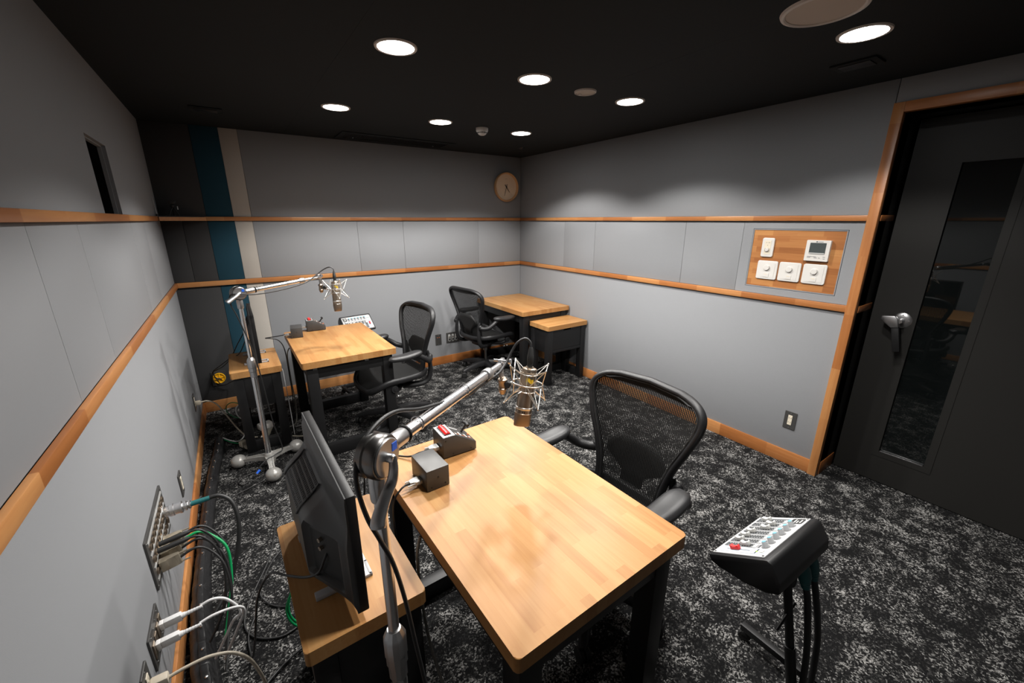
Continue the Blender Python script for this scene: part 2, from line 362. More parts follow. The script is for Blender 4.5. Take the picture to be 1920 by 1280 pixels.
# rails and baseboards
TP = 0.016
def trim(name, mt, a, b, label, cat='wall trim', bev=0.002): return struct(B(name, mt, None, a, b, bev), label, cat)
trim('trim_1', 'trim_y', (0, YF, UT0), (TP, -0.0, UT1), 'upper wooden rail along the left wall')
trim('trim_2', 'trim_y', (0, YF, LT0), (TP, -0.0, LT1), 'lower wooden rail along the left wall')
trim('trim_3', 'trim_x', (TP, -TP, UT0), (W - TP, 0, UT1), 'upper wooden rail along the back wall below the clock')
trim('trim_4', 'trim_x', (TP, -TP, LT0), (W - TP, 0, LT1), 'lower wooden rail along the back wall')
trim('trim_5', 'trim_y', (W - TP, CY, UT0), (W, 0, UT1), 'upper wooden rail on the right wall above the switch board')
trim('trim_6', 'trim_y', (W - TP, CY, LT0), (W, 0, LT1), 'lower wooden rail on the right wall below the switch board')
trim('baseboard_left', 'trim_y', (0, YF, 0), (0.012, 0, BB), 'wooden baseboard of the left wall behind the cable sleeve', 'baseboard')
trim('baseboard_back', 'trim_x', (0.012, -0.012, 0), (W - 0.012, 0, BB), 'wooden baseboard of the back wall', 'baseboard')
trim('baseboard_right', 'trim_y', (W - 0.012, CY, 0), (W, 0, BB), 'wooden baseboard of the right wall below the outlet', 'baseboard')
trim('trim_7', 'trim_z', (W - 0.022, DY0, 0), (W + 0.02, CY, 2.108), 'upright wooden door casing beside the switch board', 'door casing')
trim('trim_8', 'trim_y', (W - 0.022, DY1, DZ), (W + 0.02, DY0, 2.108), 'wooden header of the door casing', 'door casing')
trim('trim_9', 'trim_z', (W - 0.022, DY1 - 0.045, 0), (W + 0.02, DY1, 2.108), 'far upright of the door casing out of view', 'door casing')
# door recess lining
m = MB(); m.box((W + 0.02, DY0, 0), (3.60, DY0 + 0.06, DZ)); m.box((W + 0.02, DY1 - 0.06, 0), (3.60, DY1, DZ)); m.box((W + 0.02, DY1 - 0.06, DZ), (3.60, DY0 + 0.06, DZ + 0.06))
struct(m.build('trim_10', 'black', flat=True), 'black lining of the deep door recess', 'door jamb')
for i, (a, b) in enumerate(((UT0, UT1), (LT0, LT1), (0, BB))):
    trim('trim_%d' % (11 + i), 'trim_x', (W + 0.02, DY0 - 0.004, a), (DX - 0.002, DY0, b), ('upper wooden rail returning into the door recess', 'lower wooden rail returning into the door recess', 'wooden baseboard returning into the door recess')[i])
# door
door = struct(thing('door_1', '', ''), 'charcoal door with a tall narrow glass strip and lever handle', 'door')
GY0, GY1, GZ0, GZ1 = -3.476, -3.677, 0.203, 1.830
m = MB(); dz = 2.055
m.box((DX, GY0, 0.006), (DX + 0.06, DY0 - 0.012, dz)); m.box((DX, DY1 + 0.004, 0.006), (DX + 0.06, GY1, dz)); m.box((DX, GY1, 0.006), (DX + 0.06, GY0, GZ0)); m.box((DX, GY1, GZ1), (DX + 0.06, GY0, dz))
m.build('door_leaf', 'door', door, flat=True)
m = MB(); k = 0.033
for a, b in (((GY0, GZ0 - k), (GY0 + k, GZ1 + k)), ((GY1 - k, GZ0 - k), (GY1, GZ1 + k)), ((GY1, GZ0 - k), (GY0, GZ0)), ((GY1, GZ1), (GY0, GZ1 + k))):
    m.box((DX - 0.0025, a[0], a[1]), (DX + 0.002, b[0], b[1]))
m.build('glazing_bead', 'door', door)
B('glass_pane', 'glass', door, (DX + 0.015, GY1, GZ0), (DX + 0.024, GY0, GZ1), flat=True)
B('inner_pane', 'glass', door, (DX + 0.045, GY1, GZ0), (DX + 0.054, GY0, GZ1), flat=True)
B('sill', 'steel', door, (DX - 0.004, GY1 + 0.004, GZ0), (DX + 0.015, GY0 - 0.004, GZ0 + 0.006), 0.001)
hy, hz = -3.418, 1.012
h = MB().lathe([(0, 0), (0.043, 0), (0.043, 0.003), (0.036, 0.009), (0.02, 0.011), (0, 0.011)], 32, Matrix.Translation((DX, hy, hz)) @ frame_to((-1, 0, 0))).build('handle_rosette', 'steel', door)
for dy, dz_ in ((0.0, 0.03), (-0.031, 0.0), (0.031, 0.0)):
    MB().lathe([(0, 0), (0.005, 0), (0.004, 0.003), (0, 0.003)], 10, Matrix.Translation((DX - 0.007, hy + dy, hz + dz_)) @ frame_to((-1, 0, 0))).build('screw', 'chrome', h)
YZ_ = Matrix(((0, 0, 1, 0), (1, 0, 0, 0), (0, 1, 0, 0), (0, 0, 0, 1)))      # prism xy -> world yz, extruded along x
lv = MB(); lv.cyl((DX - 0.008, hy, hz), (DX - 0.055, hy, hz), 0.013, 0.012, 20)
lv.prism([(-3.340, 1.013), (-3.343, 1.034), (-3.398, 1.041), (-3.414, 1.024), (-3.424, 0.980), (-3.391, 0.975)], DX - 0.074, DX - 0.045, YZ_, bev=0.003)
lv.build('handle_neck', 'steel', h)
MB().prism([(-3.391, 0.980), (-3.424, 0.984), (-3.456, 0.846), (-3.424, 0.838)], DX - 0.068, DX - 0.050, YZ_, bev=0.003).build('handle_lever', 'black_soft', h)
# projection slot in the left wall: the backing is rebuilt around the opening, lined in grey, matt black sheet at the back for the unlit depth
me = MB(); 
for a, b in (((-0.12, YF, 0), (-PT, NY0, ZC + 0.01)), ((-0.12, NY1, 0), (-PT, 0.12, ZC + 0.01)), ((-0.12, NY0, 0), (-PT, NY1, NZ0)), ((-0.12, NY0, NZ1), (-PT, NY1, ZC + 0.01))): me.box(a, b)
tmp = me.build('tmp', 'joint', flat=True); old = wl.data; wl.data = tmp.data; bpy.data.objects.remove(tmp); bpy.data.meshes.remove(old); wl.data.name = 'wall_left'
m = MB(); e = 0.006
m.box((-0.12, NY0, NZ1 - e), (-PT, NY1, NZ1)); m.box((-0.12, NY1 - e, NZ0), (-PT, NY1, NZ1 - e)); m.box((-0.12, NY0, NZ0), (-PT, NY0 + e, NZ1 - e)); m.box((-0.12, NY0 + e, NZ0), (-PT, NY1 - e, NZ0 + 0.002))
m.build('slot_lining', 'wall', wl, flat=True)
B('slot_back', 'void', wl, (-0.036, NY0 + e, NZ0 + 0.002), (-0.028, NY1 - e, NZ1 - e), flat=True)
# corner shelf on the upper rail
sh = thing('corner_shelf', 'small triangular shelf with wooden edge in the dark back corner', 'shelf')
MB().prism([(TP, -TP), (TP, -0.225), (0.272, -TP)], UT1 - 0.004, UT1 + 0.003).build('board', 'black', sh, flat=True)
MB().prism([(TP, -0.225), (TP + 0.006, -0.232), (0.272 + 0.008, -TP - 0.006), (0.272, -TP)], UT0, UT1 - 0.004).build('front_edge', 'trim_x', sh, flat=True)

# ================================================================== CEILING THINGS
def downlight(x, y, power, label):
    t = thing('downlight', label, 'ceiling light', (x, y, ZC), group='round ceiling downlights')
    MB().lathe([(0.071, -0.001), (0.073, -0.005), (0.083, -0.005), (0.085, 0.0), (0.071, 0.0)], 40).build('trim_ring', 'lamp_ring', t)
    MB().lathe([(0, -0.0045), (0.045, -0.0042), (0.0715, -0.003), (0.0715, 0.0), (0, 0.0)], 40).build('diffuser', 'glow', t)
    ld = bpy.data.lights.new('downlight_lamp', 'SPOT'); ld.energy = power; ld.color = LAMP_COLOR
    ld.spot_size = R(LAMP_ANGLE); ld.spot_blend = LAMP_BLEND; ld.shadow_soft_size = 0.055
    lo = bpy.data.objects.new('downlight_lamp', ld); COL.objects.link(lo); lo.parent = t; lo.location = (0, 0, -0.012)
LX, LY = (1.071, 1.769, 2.468), (-1.10, -2.20, -3.30)
names = {(0, 0): 'downlight of the back row nearest the left wall', (1, 0): 'middle downlight of the back row beside the smoke detector', (2, 0): 'downlight nearest the clock corner',
         (0, 1): 'large bright downlight left of centre above the front desk', (1, 1): 'downlight in the middle of the ceiling beside the small round cover', (2, 1): 'downlight right of the small round ceiling cover',
         (2, 2): 'downlight near the door beside the large round speaker', (0, 2): 'downlight above the front desk, out of the frame', (1, 2): 'downlight above the front chair, out of the frame'}
for j, y in enumerate(LY):
    for i, x in enumerate(LX): downlight(x, y, LAMP_POWER[j], names[(i, j)])
def round_cover(name, x, y, r, label, cat):
    t = thing(name, label, cat, (x, y, ZC))
    MB().lathe([(r * 0.86, 0), (r * 0.86, -0.006), (r * 0.9, -0.009), (r * 0.97, -0.007), (r, 0)], 44).build('rim', 'lamp_ring', t)
    MB().lathe([(0, -0.004), (r * 0.86, -0.004), (r * 0.86, 0), (0, 0)], 44).build('grille', 'grille_cover', t)
    return t
round_cover('ceiling_speaker', 2.134, -3.292, 0.125, 'large round beige ceiling speaker cut by the upper edge', 'speaker')
t = round_cover('ceiling_cover', 2.118, -2.193, 0.060, 'small round beige ceiling cover between two downlights', 'cover')
B('tab', 'lamp_ring', t, (-0.008, 0.035, -0.008), (0.008, 0.05, -0.003), 0.001)
t = thing('smoke_detector', 'white smoke detector hanging from the ceiling near the back wall', 'detector', (2.115, -1.087, ZC))
MB().lathe([(0, -0.05), (0.018, -0.05), (0.028, -0.044), (0.042, -0.026), (0.046, -0.02), (0.046, 0), (0, 0)], 32).build('housing', 'white', t)
for a in range(-3, 4):
    an = R(-120 + a * 26); MB().box((-0.006, -0.001, -0.004), (0.006, 0.002, 0.004), 0, Matrix.Translation((0.037 * math.cos(an), 0.037 * math.sin(an), -0.034)) @ Matrix.Rotation(an + math.pi / 2, 4, 'Z')).build('slot', 'print_dark', t)
t = thing('air_vent', 'long black slotted air vent in the ceiling along the back wall', 'vent', (1.755, -0.235, ZC))
m = MB(); a, b, c_, d_ = 0.49, 0.16, 0.44, 0.10
m.box((-a, -b, -0.006), (a, -d_, 0)); m.box((-a, d_, -0.006), (a, b, 0)); m.box((-a, -d_, -0.006), (-c_, d_, 0)); m.box((c_, -d_, -0.006), (a, d_, 0)); m.build('frame', 'ceil', t)
B('backing', 'rubber', t, (-c_, -d_, -0.0012), (c_, d_, 0))
m = MB()
for i in range(58):
    x = -c_ + 0.008 + i * (2 * c_ - 0.016) / 57; m.box((x - 0.0015, -d_, -0.005), (x + 0.0015, d_, -0.0012))
o = m.build('slat', 'black', t); o['kind'] = 'stuff'
for x in (-0.36, 0.36): MB().lathe([(0, -0.009), (0.005, -0.008), (0.006, -0.005), (0, -0.005)], 12, Matrix.Translation((x, 0.06, 0))).build('screw', 'steel', t)
def ceil_box(x, y, sx, sy, label, cat):
    t = thing('ceiling_hatch', label, cat, (x, y, ZC))
    B('frame', 'ceil', t, (-sx, -sy, -0.008), (sx, sy, 0), 0.002); B('lid', 'black_soft', t, (-sx * 0.7, -sy * 0.7, -0.012), (sx * 0.7, sy * 0.7, -0.008), 0.001)
ceil_box(2.83, -3.17, 0.06, 0.085, 'small black hatch in the ceiling above the door side', 'hatch')
ceil_box(0.405, -0.60, 0.085, 0.06, 'small black hatch in the ceiling near the dark back corner', 'hatch')
t = thing('ceiling_nozzle', 'tiny black round nozzle on the ceiling near the clock corner', 'nozzle', (2.87, -0.54, ZC))
MB().lathe([(0, -0.012), (0.012, -0.012), (0.03, -0.004), (0.032, 0), (0, 0)], 20).build('flange', 'black_soft', t)

# ================================================================== WALL THINGS
t = thing('wall_clock', 'round wooden wall clock with thin black hands', 'clock', (3.035, 0, 1.905))
F = Matrix.Rotation(R(90), 4, 'X')        # local z -> -y (out of the back wall)
MB(F).lathe([(0, 0), (0.148, 0), (0.152, 0.01), (0.152, 0.04), (0.148, 0.045), (0.143, 0.045), (0.135, 0.026), (0.134, 0.02), (0, 0.018)], 56).build('rim', 'clock_rim', t)
MB(F).lathe([(0.0, 0.0205), (0.1345, 0.0205), (0.1345, 0.018), (0, 0.018)], 56).build('face', 'clock_face', t)
def hand(ang, L, w, z):
    X = F @ Matrix.Translation((0, 0, z)) @ Matrix.Rotation(R(-ang), 4, 'Z')
    MB(X).prism([(-w, -0.03), (w, -0.03), (w * 0.5, L), (-w * 0.5, L)], 0, 0.0012).build('hand', 'rubber', t)
hand(142, 0.07, 0.0042, 0.024); hand(197, 0.098, 0.003, 0.027)
MB(F).cyl((0, 0, 0.02), (0, 0, 0.031), 0.006, seg=14).build('hub', 'rubber', t)
MB(F).box((-0.012, 0.082, 0.0203), (0.012, 0.0835, 0.0212)).build('mark', 'print_dark', t)

def wall_T(side, u, z):
    if side == 'R': return Matrix.Translation((W, u, z)) @ Matrix(((0, 0, -1, 0), (-1, 0, 0, 0), (0, 1, 0, 0), (0, 0, 0, 1)))
    if side == 'L': return Matrix.Translation((0, u, z)) @ Matrix(((0, 0, 1, 0), (1, 0, 0, 0), (0, 1, 0, 0), (0, 0, 0, 1)))
    return Matrix.Translation((u, 0, z)) @ Matrix(((1, 0, 0, 0), (0, 0, -1, 0), (0, 1, 0, 0), (0, 0, 0, 1)))
def wthing(name, label, cat, side, u, z, off=0.0, group=None):
    t = thing(name, label, cat, group=group); X = wall_T(side, u, z) @ Matrix.Translation((0, 0, off))
    t.location = X.to_translation(); t.rotation_euler = X.to_euler(); return t
def rplate(name, mt, t, w, h, d0, d1, r=0.006, bev=0.0, cx=0, cy=0):
    return MB().prism(rrect(cx - w / 2, cy - h / 2, cx + w / 2, cy + h / 2, r), d0, d1, bev=bev).build(name, mt, t, flat=True)
# dimmers and switches on the board: board face is 2 mm behind the wall face
BO = -0.002
for i, (u, lab) in enumerate(((-2.762, 'square white dimmer plate at the left end of the lower row'), (-2.893, 'square white dimmer plate in the middle of the lower row'), (-3.027, 'square white dimmer plate below the thermostat'))):
    t = wthing('dimmer_switch', lab, 'dimmer', 'R', u, 1.2465, BO, 'dimmers on the wooden board')
    rplate('plate', 'white', t, 0.122, 0.116, 0, 0.009, 0.010, 0.0025)
    rplate('insert', 'white', t, 0.092, 0.094, 0.009, 0.0105, 0.002)
    MB().lathe([(0, 0.02), (0.0155, 0.02), (0.0175, 0.017), (0.018, 0.0105), (0, 0.0105)], 28, Matrix.Translation((0, 0.016, 0))).build('knob', 'white', t)
    rplate('slide', 'white', t, 0.034, 0.024, 0.0105, 0.0125, 0.002, cy=-0.031)
    rplate('slot', 'cream_pl', t, 0.020, 0.005, 0.0125, 0.0130, 0.001, cy=-0.026)
t = wthing('volume_switch', 'narrow white switch plate with cream insert and small dial', 'switch', 'R', -2.744, 1.388, BO)
rplate('plate', 'white', t, 0.072, 0.118, 0, 0.009, 0.010, 0.0025)
rplate('insert', 'cream_pl', t, 0.038, 0.086, 0.009, 0.0105, 0.002)
MB().lathe([(0, 0.019), (0.010, 0.019), (0.0115, 0.0105), (0, 0.0105)], 24, Matrix.Translation((0, -0.014, 0))).build('dial', 'white', t)
MB().torus((0, -0.014, 0.0106), 0.0145, 0.0008, arc=(R(-40), R(220)), seg=18, sseg=5).build('dial_scale', 'print_dark', t)
for x, y in ((-0.008, 0.03), (0.004, 0.03), (0.010, 0.03), (0.0, 0.014)): B('mark', 'print_dark', t, (x - 0.002, y - 0.002, 0.0105), (x + 0.002, y + 0.001, 0.0108))
t = wthing('thermostat', 'white square thermostat with dark display', 'thermostat', 'R', -3.023, 1.383, BO)
rplate('housing', 'white', t, 0.122, 0.119, 0, 0.019, 0.004, 0.0015)
rplate('display', 'lcd', t, 0.082, 0.062, 0.019, 0.0196, 0.002, cy=0.014)
rplate('button_bar', 'silver', t, 0.078, 0.008, 0.0196, 0.0212, 0.001, cy=-0.015)
for x0, x1, y in ((-0.046, -0.02, -0.034), (-0.046, -0.028, -0.04), (-0.018, 0.0, -0.034), (-0.010, 0.006, -0.041), (0.012, 0.022, -0.041), (0.034, 0.046, -0.034), (0.036, 0.046, -0.044)): B('printed_mark', 'print_dark', t, (x0, y - 0.0013, 0.019), (x1, y + 0.0013, 0.0193))
for k in range(3): MB().prism([(-0.012 + 0.0, 0.0505), (-0.009, 0.0475), (-0.006, 0.0505), (-0.009, 0.0545)], 0.019, 0.0193, Matrix.Translation((k * 0.0025 - 0.002, 0, 0))).build('logo', 'print_dark', t)
for k in range(7): B('lettering', 'print_dark', t, (0.000 + k * 0.0034, 0.0485, 0.019), (0.0022 + k * 0.0034, 0.0525, 0.0193))

def outlet(side, u, z, label, face='white', w=0.07, group=None):
    t = wthing('wall_outlet', label, 'outlet', side, u, z, 0, group)
    rplate('plate', 'plate', t, w, 0.119, 0, 0.006, 0.003, 0.0012)
    if face:
        rplate('socket', 'cream_pl', t, 0.024, 0.067, 0.006, 0.0085, 0.002, 0.0006, cy=0.003)
        for yy in (0.017, -0.012):
            for xx in (-0.006, 0.006): B('pin_hole', 'rubber', t, (xx - 0.0012, yy - 0.004, 0.0083), (xx + 0.0012, yy + 0.004, 0.0088))
    for yy in (0.05, -0.05): MB().lathe([(0, 0.0075), (0.003, 0.007), (0.003, 0.006), (0, 0.006)], 10, Matrix.Translation((0, yy, 0))).build('screw', 'steel', t)
    return t
outlet('R', -3.064, 0.302, 'black plate with cream double socket low on the right wall')
outlet('L', -1.667, 0.297, 'narrow dark plate with pale socket between sleeve and mic stand')
outlet('L', -0.515, 0.293, 'dark wall outlet near the back corner with a beige plug in it')
outlet('L', -2.785, 0.302, 'dark plate with pale socket at the lower left edge of the photo')
t = outlet('B', 2.142, 0.289, 'narrow blank dark plate on the back wall', face=None)
for x in (-0.012, 0.010): MB().lathe([(0, 0.008), (0.004, 0.0075), (0.005, 0.006), (0, 0.006)], 12, Matrix.Translation((x, 0.025, 0))).build('jack', 'print_orange', t)
t = outlet('B', 2.315, 0.291, 'wide dark plate with three silver sockets beside the corner chair', face=None, w=0.156)
for x in (-0.042, 0.0, 0.042):
    s_ = rplate('socket', 'silver', t, 0.028, 0.08, 0.006, 0.012, 0.012, 0.001, cx=x)
    rplate('socket_hole', 'rubber', t, 0.020, 0.026, 0.012, 0.0126, 0.003, cx=x, cy=-0.018); rplate('latch', 'nickel', t, 0.016, 0.016, 0.012, 0.014, 0.003, cx=x, cy=0.010)
t = wthing('yellow_cable_port', 'round yellow cable port with cross ribs on a dark plate', 'cable port', 'B', 0.145, 0.281, 0)
rplate('plate', 'plate', t, 0.10, 0.125, 0, 0.006, 0.003, 0.001)
MB().lathe([(0, 0.008), (0.036, 0.008), (0.040, 0.014), (0.044, 0.014), (0.046, 0.006), (0, 0.006)], 36).build('cover', 'yellow', t)
for a in (20, 80, 140): MB().box((-0.036, -0.004, 0.008), (0.036, 0.004, 0.013), 0.001, Matrix.Rotation(R(a), 4, 'Z')).build('rib', 'yellow', t)
MB().lathe([(0, 0.02), (0.007, 0.02), (0.009, 0.013), (0, 0.013)], 6).build('bolt', 'steel', t)
MB().box((-0.022, -0.003, 0.013), (0.022, 0.003, 0.016), 0.001, Matrix.Rotation(R(-25), 4, 'Z')).build('latch_bar', 'steel', t)

# ---- patch panel on the left wall and the plugs in it
t = wthing('patch_panel', 'large dark patch panel with rows of sockets low on the left wall', 'patch panel', 'L', -2.277, 0.445, 0)
rplate('plate', 'plate', t, 0.375, 0.194, 0, 0.007, 0.003, 0.0012)
for yy in (0.076, 0.027, -0.022, -0.071): rplate('label_strip', 'silver', t, 0.335, 0.009, 0.007, 0.0095, 0.001, cy=yy)
for yy in (0.052, 0.003, -0.047):
    for i in range(9):
        x = -0.148 + i * 0.037
        j = MB().lathe([(0.0075, 0.007), (0.0125, 0.007), (0.0125, 0.012), (0.010, 0.0135), (0.0075, 0.0125)], 16, Matrix.Translation((x, yy, 0))).build('socket', 'nickel', t)
        MB().lathe([(0, 0.0078), (0.0078, 0.0078), (0.0078, 0.007), (0, 0.007)], 16, Matrix.Translation((x, yy, 0))).build('socket_core', 'rubber', j)
for x in (-0.178, 0.178):
    for yy in (-0.085, 0.085): MB().lathe([(0, 0.009), (0.0035, 0.0085), (0.0035, 0.007), (0, 0.007)], 10, Matrix.Translation((x, yy, 0))).build('screw', 'steel', t)
def cable(name, pts, r, mt, label, cat='cable', seg=8, sub=7):
    return tag(MB().tube(pts, r, seg, sub).build(name, mt), label, cat)
t = thing('multicore_cable', 'thick dark cable with silver round plug and green boot in the patch panel', 'cable')
X = Matrix.Translation((0.007, -2.155, 0.452)) @ frame_to((1, 0.03, 0.02))
MB(X).lathe([(0, 0), (0.021, 0), (0.021, 0.02), (0.024, 0.022), (0.024, 0.034), (0.0215, 0.036), (0.0215, 0.052), (0.0235, 0.053), (0.0235, 0.06), (0.017, 0.064), (0.019, 0.068), (0.019, 0.074), (0.013, 0.078), (0.0165, 0.081), (0.0165, 0.087), (0.010, 0.09), (0, 0.09)], 24).build('plug', 'chrome', t)
MB(X).cyl((0, 0, 0.088), (0, 0, 0.15), 0.0105, 0.0095, 14).build('boot', 'teal_rubber', t)
MB().tube([(0.15, -2.150, 0.4555), (0.19, -2.152, 0.453), (0.228, -2.175, 0.42), (0.238, -2.21, 0.34), (0.215, -2.25, 0.23), (0.165, -2.30, 0.12), (0.11, -2.36, 0.07)], 0.0085, 10).build('cord', 'cable', t)
for i, (y, z, lab) in enumerate(((-2.350, 0.448, 'upper black plug and cord in the patch panel'), (-2.388, 0.448, 'lower black plug and cord in the patch panel'))):
    t = thing('line_cable', lab, 'cable'); X = Matrix.Translation((0.013, y, z)) @ frame_to((1, 0.1, 0.06))
    MB(X).lathe([(0, 0), (0.009, 0), (0.0095, 0.05), (0.008, 0.075), (0.0055, 0.09), (0, 0.09)], 14).build('plug', 'rubber', t)
    MB().tube([(0.10, y + 0.009, z + 0.0055), (0.135, y + 0.008, z - 0.004), (0.172, y - 0.005, z - 0.07), (0.180, y - 0.03, z - 0.17), (0.16, y - 0.07, z - 0.28), (0.12 - 0.02 * i, y - 0.10, z - 0.378)], 0.004, 8).build('cord', 'cable', t)
for i, (y, z, mt, lab) in enumerate(((-2.275, 0.398, 'cable', 'upper beige plug with thin black cord below the black plugs'), (-2.312, 0.398, 'cable_green', 'beige plug with bright green cord in the patch panel'), (-2.355, 0.398, 'cable', 'beige plug with black cord beside the green one'), (-2.405, 0.398, 'cable', 'lowest beige plug in the patch panel with dark cord'))):
    t = thing('d_sub_cable', lab, 'cable', (0.013, y, z), rot=(0, R(-6), R(4))); t.scale = (1.3, 1.3, 1.3)
    MB().prism([(0, -0.010), (0.018, -0.010), (0.034, -0.006), (0.044, -0.006), (0.044, 0.006), (0.034, 0.006), (0.018, 0.010), (0, 0.010)], -0.016, 0.016, bev=0.0015).build('hood', 'beige_metal', t)
    for zz in (-0.013, 0.013): MB().cyl((0, 0, zz), (0.062, 0, zz * 1.1), 0.0022, seg=8).build('thumb_screw', 'beige_metal', t)
    rr = 0.0042 if mt == 'cable_green' else 0.0034
    MB().tube([(0.043, 0, 0), (0.08, 0.004, 0.004), (0.105, 0.0, -0.02), (0.125 + 0.006 * (i == 1), -0.025, -0.07), (0.118, -0.065, -0.15), (0.09, -0.115, -0.21), (0.065, -0.15 - 0.015 * i, -0.255)], rr, 8).build('cord', mt, t)
# plate with two white plugs
t = wthing('data_plate', 'dark metal plate with two white plugs in it on the left wall', 'wall plate', 'L', -2.611, 0.302, 0)
rplate('plate', 'plate', t, 0.158, 0.119, 0, 0.006, 0.003, 0.001)
for cx in (-0.055, -0.018, 0.018, 0.055):
    rplate('port', 'nickel', t, 0.024, 0.055, 0.006, 0.0095, 0.002, 0.0008, cx=cx)
    for yy in (-0.046, 0.046): MB().lathe([(0, 0.0085), (0.003, 0.008), (0.003, 0.006), (0, 0.006)], 10, Matrix.Translation((cx, yy, 0))).build('screw', 'steel', t)
for i, (y, lab, pts) in enumerate(((-2.575, 'upper white plug and cable curling down behind the sleeve', [(0.118, -2.570, 0.312), (0.15, -2.570, 0.318), (0.185, -2.578, 0.305), (0.215, -2.592, 0.262), (0.216, -2.596, 0.235), (0.195, -2.588, 0.215), (0.165, -2.58, 0.16), (0.12, -2.58, 0.08)]),
                       (-2.652, 'lower white plug and cable pointing away from the plate', [(0.118, -2.647, 0.312), (0.15, -2.644, 0.318), (0.19, -2.640, 0.314), (0.225, -2.636, 0.300), (0.232, -2.632, 0.27), (0.205, -2.626, 0.21), (0.15, -2.62, 0.10)]))):
    t = thing('usb_cable', lab, 'cable'); X = Matrix.Translation((0.0095, y, 0.302)) @ Matrix.Rotation(R(-5), 4, 'Y')
    MB(X).box((0, -0.010, -0.012), (0.012, 0.010, 0.012), 0.001).build('shell', 'cable_white', t)
    MB(X).box((0.012, -0.0095, -0.0125), (0.058, 0.0095, 0.0125), 0.002).build('plug', 'cable_white', t)
    mm = MB(X); mm.cyl((0.058, 0, 0), (0.066, 0, 0), 0.010, 0.0085, 12)
    for k in range(6): mm.cyl((0.066 + k * 0.0075, 0, 0), (0.071 + k * 0.0075, 0, 0), 0.0072 - k * 0.0004, None, 12)
    mm.cyl((0.064, 0, 0), (0.113, 0, 0), 0.0055, 0.0045, 12); mm.build('strain_relief', 'cable_white', t)
    MB().tube(pts, 0.0046, 10).build('cord', 'cable_white', t)
t = thing('power_cable', 'beige plug and cable leaving the lowest outlet on the left wall', 'cable')
MB().box((0.009, -2.80, 0.285), (0.05, -2.772, 0.315), 0.005).build('plug', 'cable_beige', t)
MB().tube([(0.05, -2.785, 0.30), (0.09, -2.784, 0.305), (0.15, -2.786, 0.305), (0.21, -2.80, 0.285), (0.25, -2.825, 0.23), (0.27, -2.87, 0.12), (0.24, -2.95, 0.02)], 0.0048, 10).build('cord', 'cable_beige', t)
# plug in the far outlet with its cable running to the side table
t = thing('power_cable', 'beige plug and cable hanging from the outlet near the back corner', 'cable')
MB().box((0.009, -0.53, 0.27), (0.04, -0.502, 0.3), 0.005).build('plug', 'cable_beige', t)
MB().tube([(0.04, -0.515, 0.285), (0.08, -0.516, 0.285), (0.13, -0.53, 0.25), (0.18, -0.57, 0.15), (0.23, -0.63, 0.06), (0.28, -0.70, 0.015), (0.34, -0.74, 0.012)], 0.005, 10).build('cord', 'cable_beige', t)

# ---- black vinyl cable sleeve along the left wall
def sleeve():
    t = thing('cable_sleeve', 'flat black vinyl cable sleeve with snap studs along the left wall', 'cable sleeve')
    P = catmull([(0.11, -0.66, 0.028), (0.10, -0.85, 0.024), (0.075, -1.15, 0.024), (0.058, -1.55, 0.024), (0.052, -1.9, 0.027), (0.052, -2.2, 0.031), (0.068, -2.5, 0.031), (0.095, -2.75, 0.028), (0.12, -3.1, 0.026), (0.14, -3.4, 0.026)], 8)
    wd = lambda y: 0.026 + 0.014 * min(max((-y - 2.0) / 0.9, 0), 1)
    mm = MB(); vs, fs = [], []; n = len(P); sg = 12
    for i, p in enumerate(P):
        tdir = (P[min(i + 1, n - 1)] - P[max(i - 1, 0)]).normalized(); sd = tdir.cross(Vector((0, 0, 1))).normalized(); w = wd(p.y) * (1 + 0.06 * math.sin(i * 1.7)); hgt = p.z * (1 + 0.12 * math.sin(i * 2.3))
        for k in range(sg):
            a = 2 * math.pi * k / sg; c, s_ = math.cos(a), math.sin(a)
            vs.append(Vector((p.x, p.y, hgt)) + sd * w * c + Vector((0, 0, 1)) * (hgt * 0.97 * (abs(s_) ** 0.8) * (1 if s_ > 0 else -1)))
    for i in range(n - 1):
        for k in range(sg): fs.append((i * sg + k, i * sg + (k + 1) % sg, (i + 1) * sg + (k + 1) % sg, (i + 1) * sg + k))
    fs += [tuple(range(sg)), tuple((n - 1) * sg + k for k in range(sg))]
    mm.add(vs, fs).build('sleeve_body', 'sleeve', t, ang=60)
    # overlapping flap with studs
    fl = MB(); v2, f2 = [], []
    for i, p in enumerate(P):
        w = wd(p.y); 
        for k, (dx, dz) in enumerate(((-0.1 * w, 2.03), (0.55 * w, 1.86), (1.02 * w, 1.05), (1.34 * w, 0.22))): v2.append((p.x + dx, p.y, p.z * dz * 1.02 + 0.004))
    for i in range(n - 1):
        for k in range(3): f2.append((i * 4 + k, i * 4 + k + 1, (i + 1) * 4 + k + 1, (i + 1) * 4 + k))
    o = fl.add(v2, f2).build('flap', 'sleeve', t); md = o.modifiers.new('thickness', 'SOLIDIFY'); md.thickness = 0.003; md.offset = 1
    for y in [-0.78 - 0.115 * i for i in range(22)]:
        p = min(P, key=lambda q: abs(q.y - y)); w = wd(p.y)
        MB().lathe([(0, 0.0055), (0.004, 0.005), (0.0056, 0.002), (0.0056, 0), (0, 0)], 12, Matrix.Translation((p.x + 0.28 * w, p.y, p.z * 1.93 + 0.006)) @ Matrix.Rotation(R(12), 4, 'Y')).build('snap_stud', 'chrome', t)
sleeve()

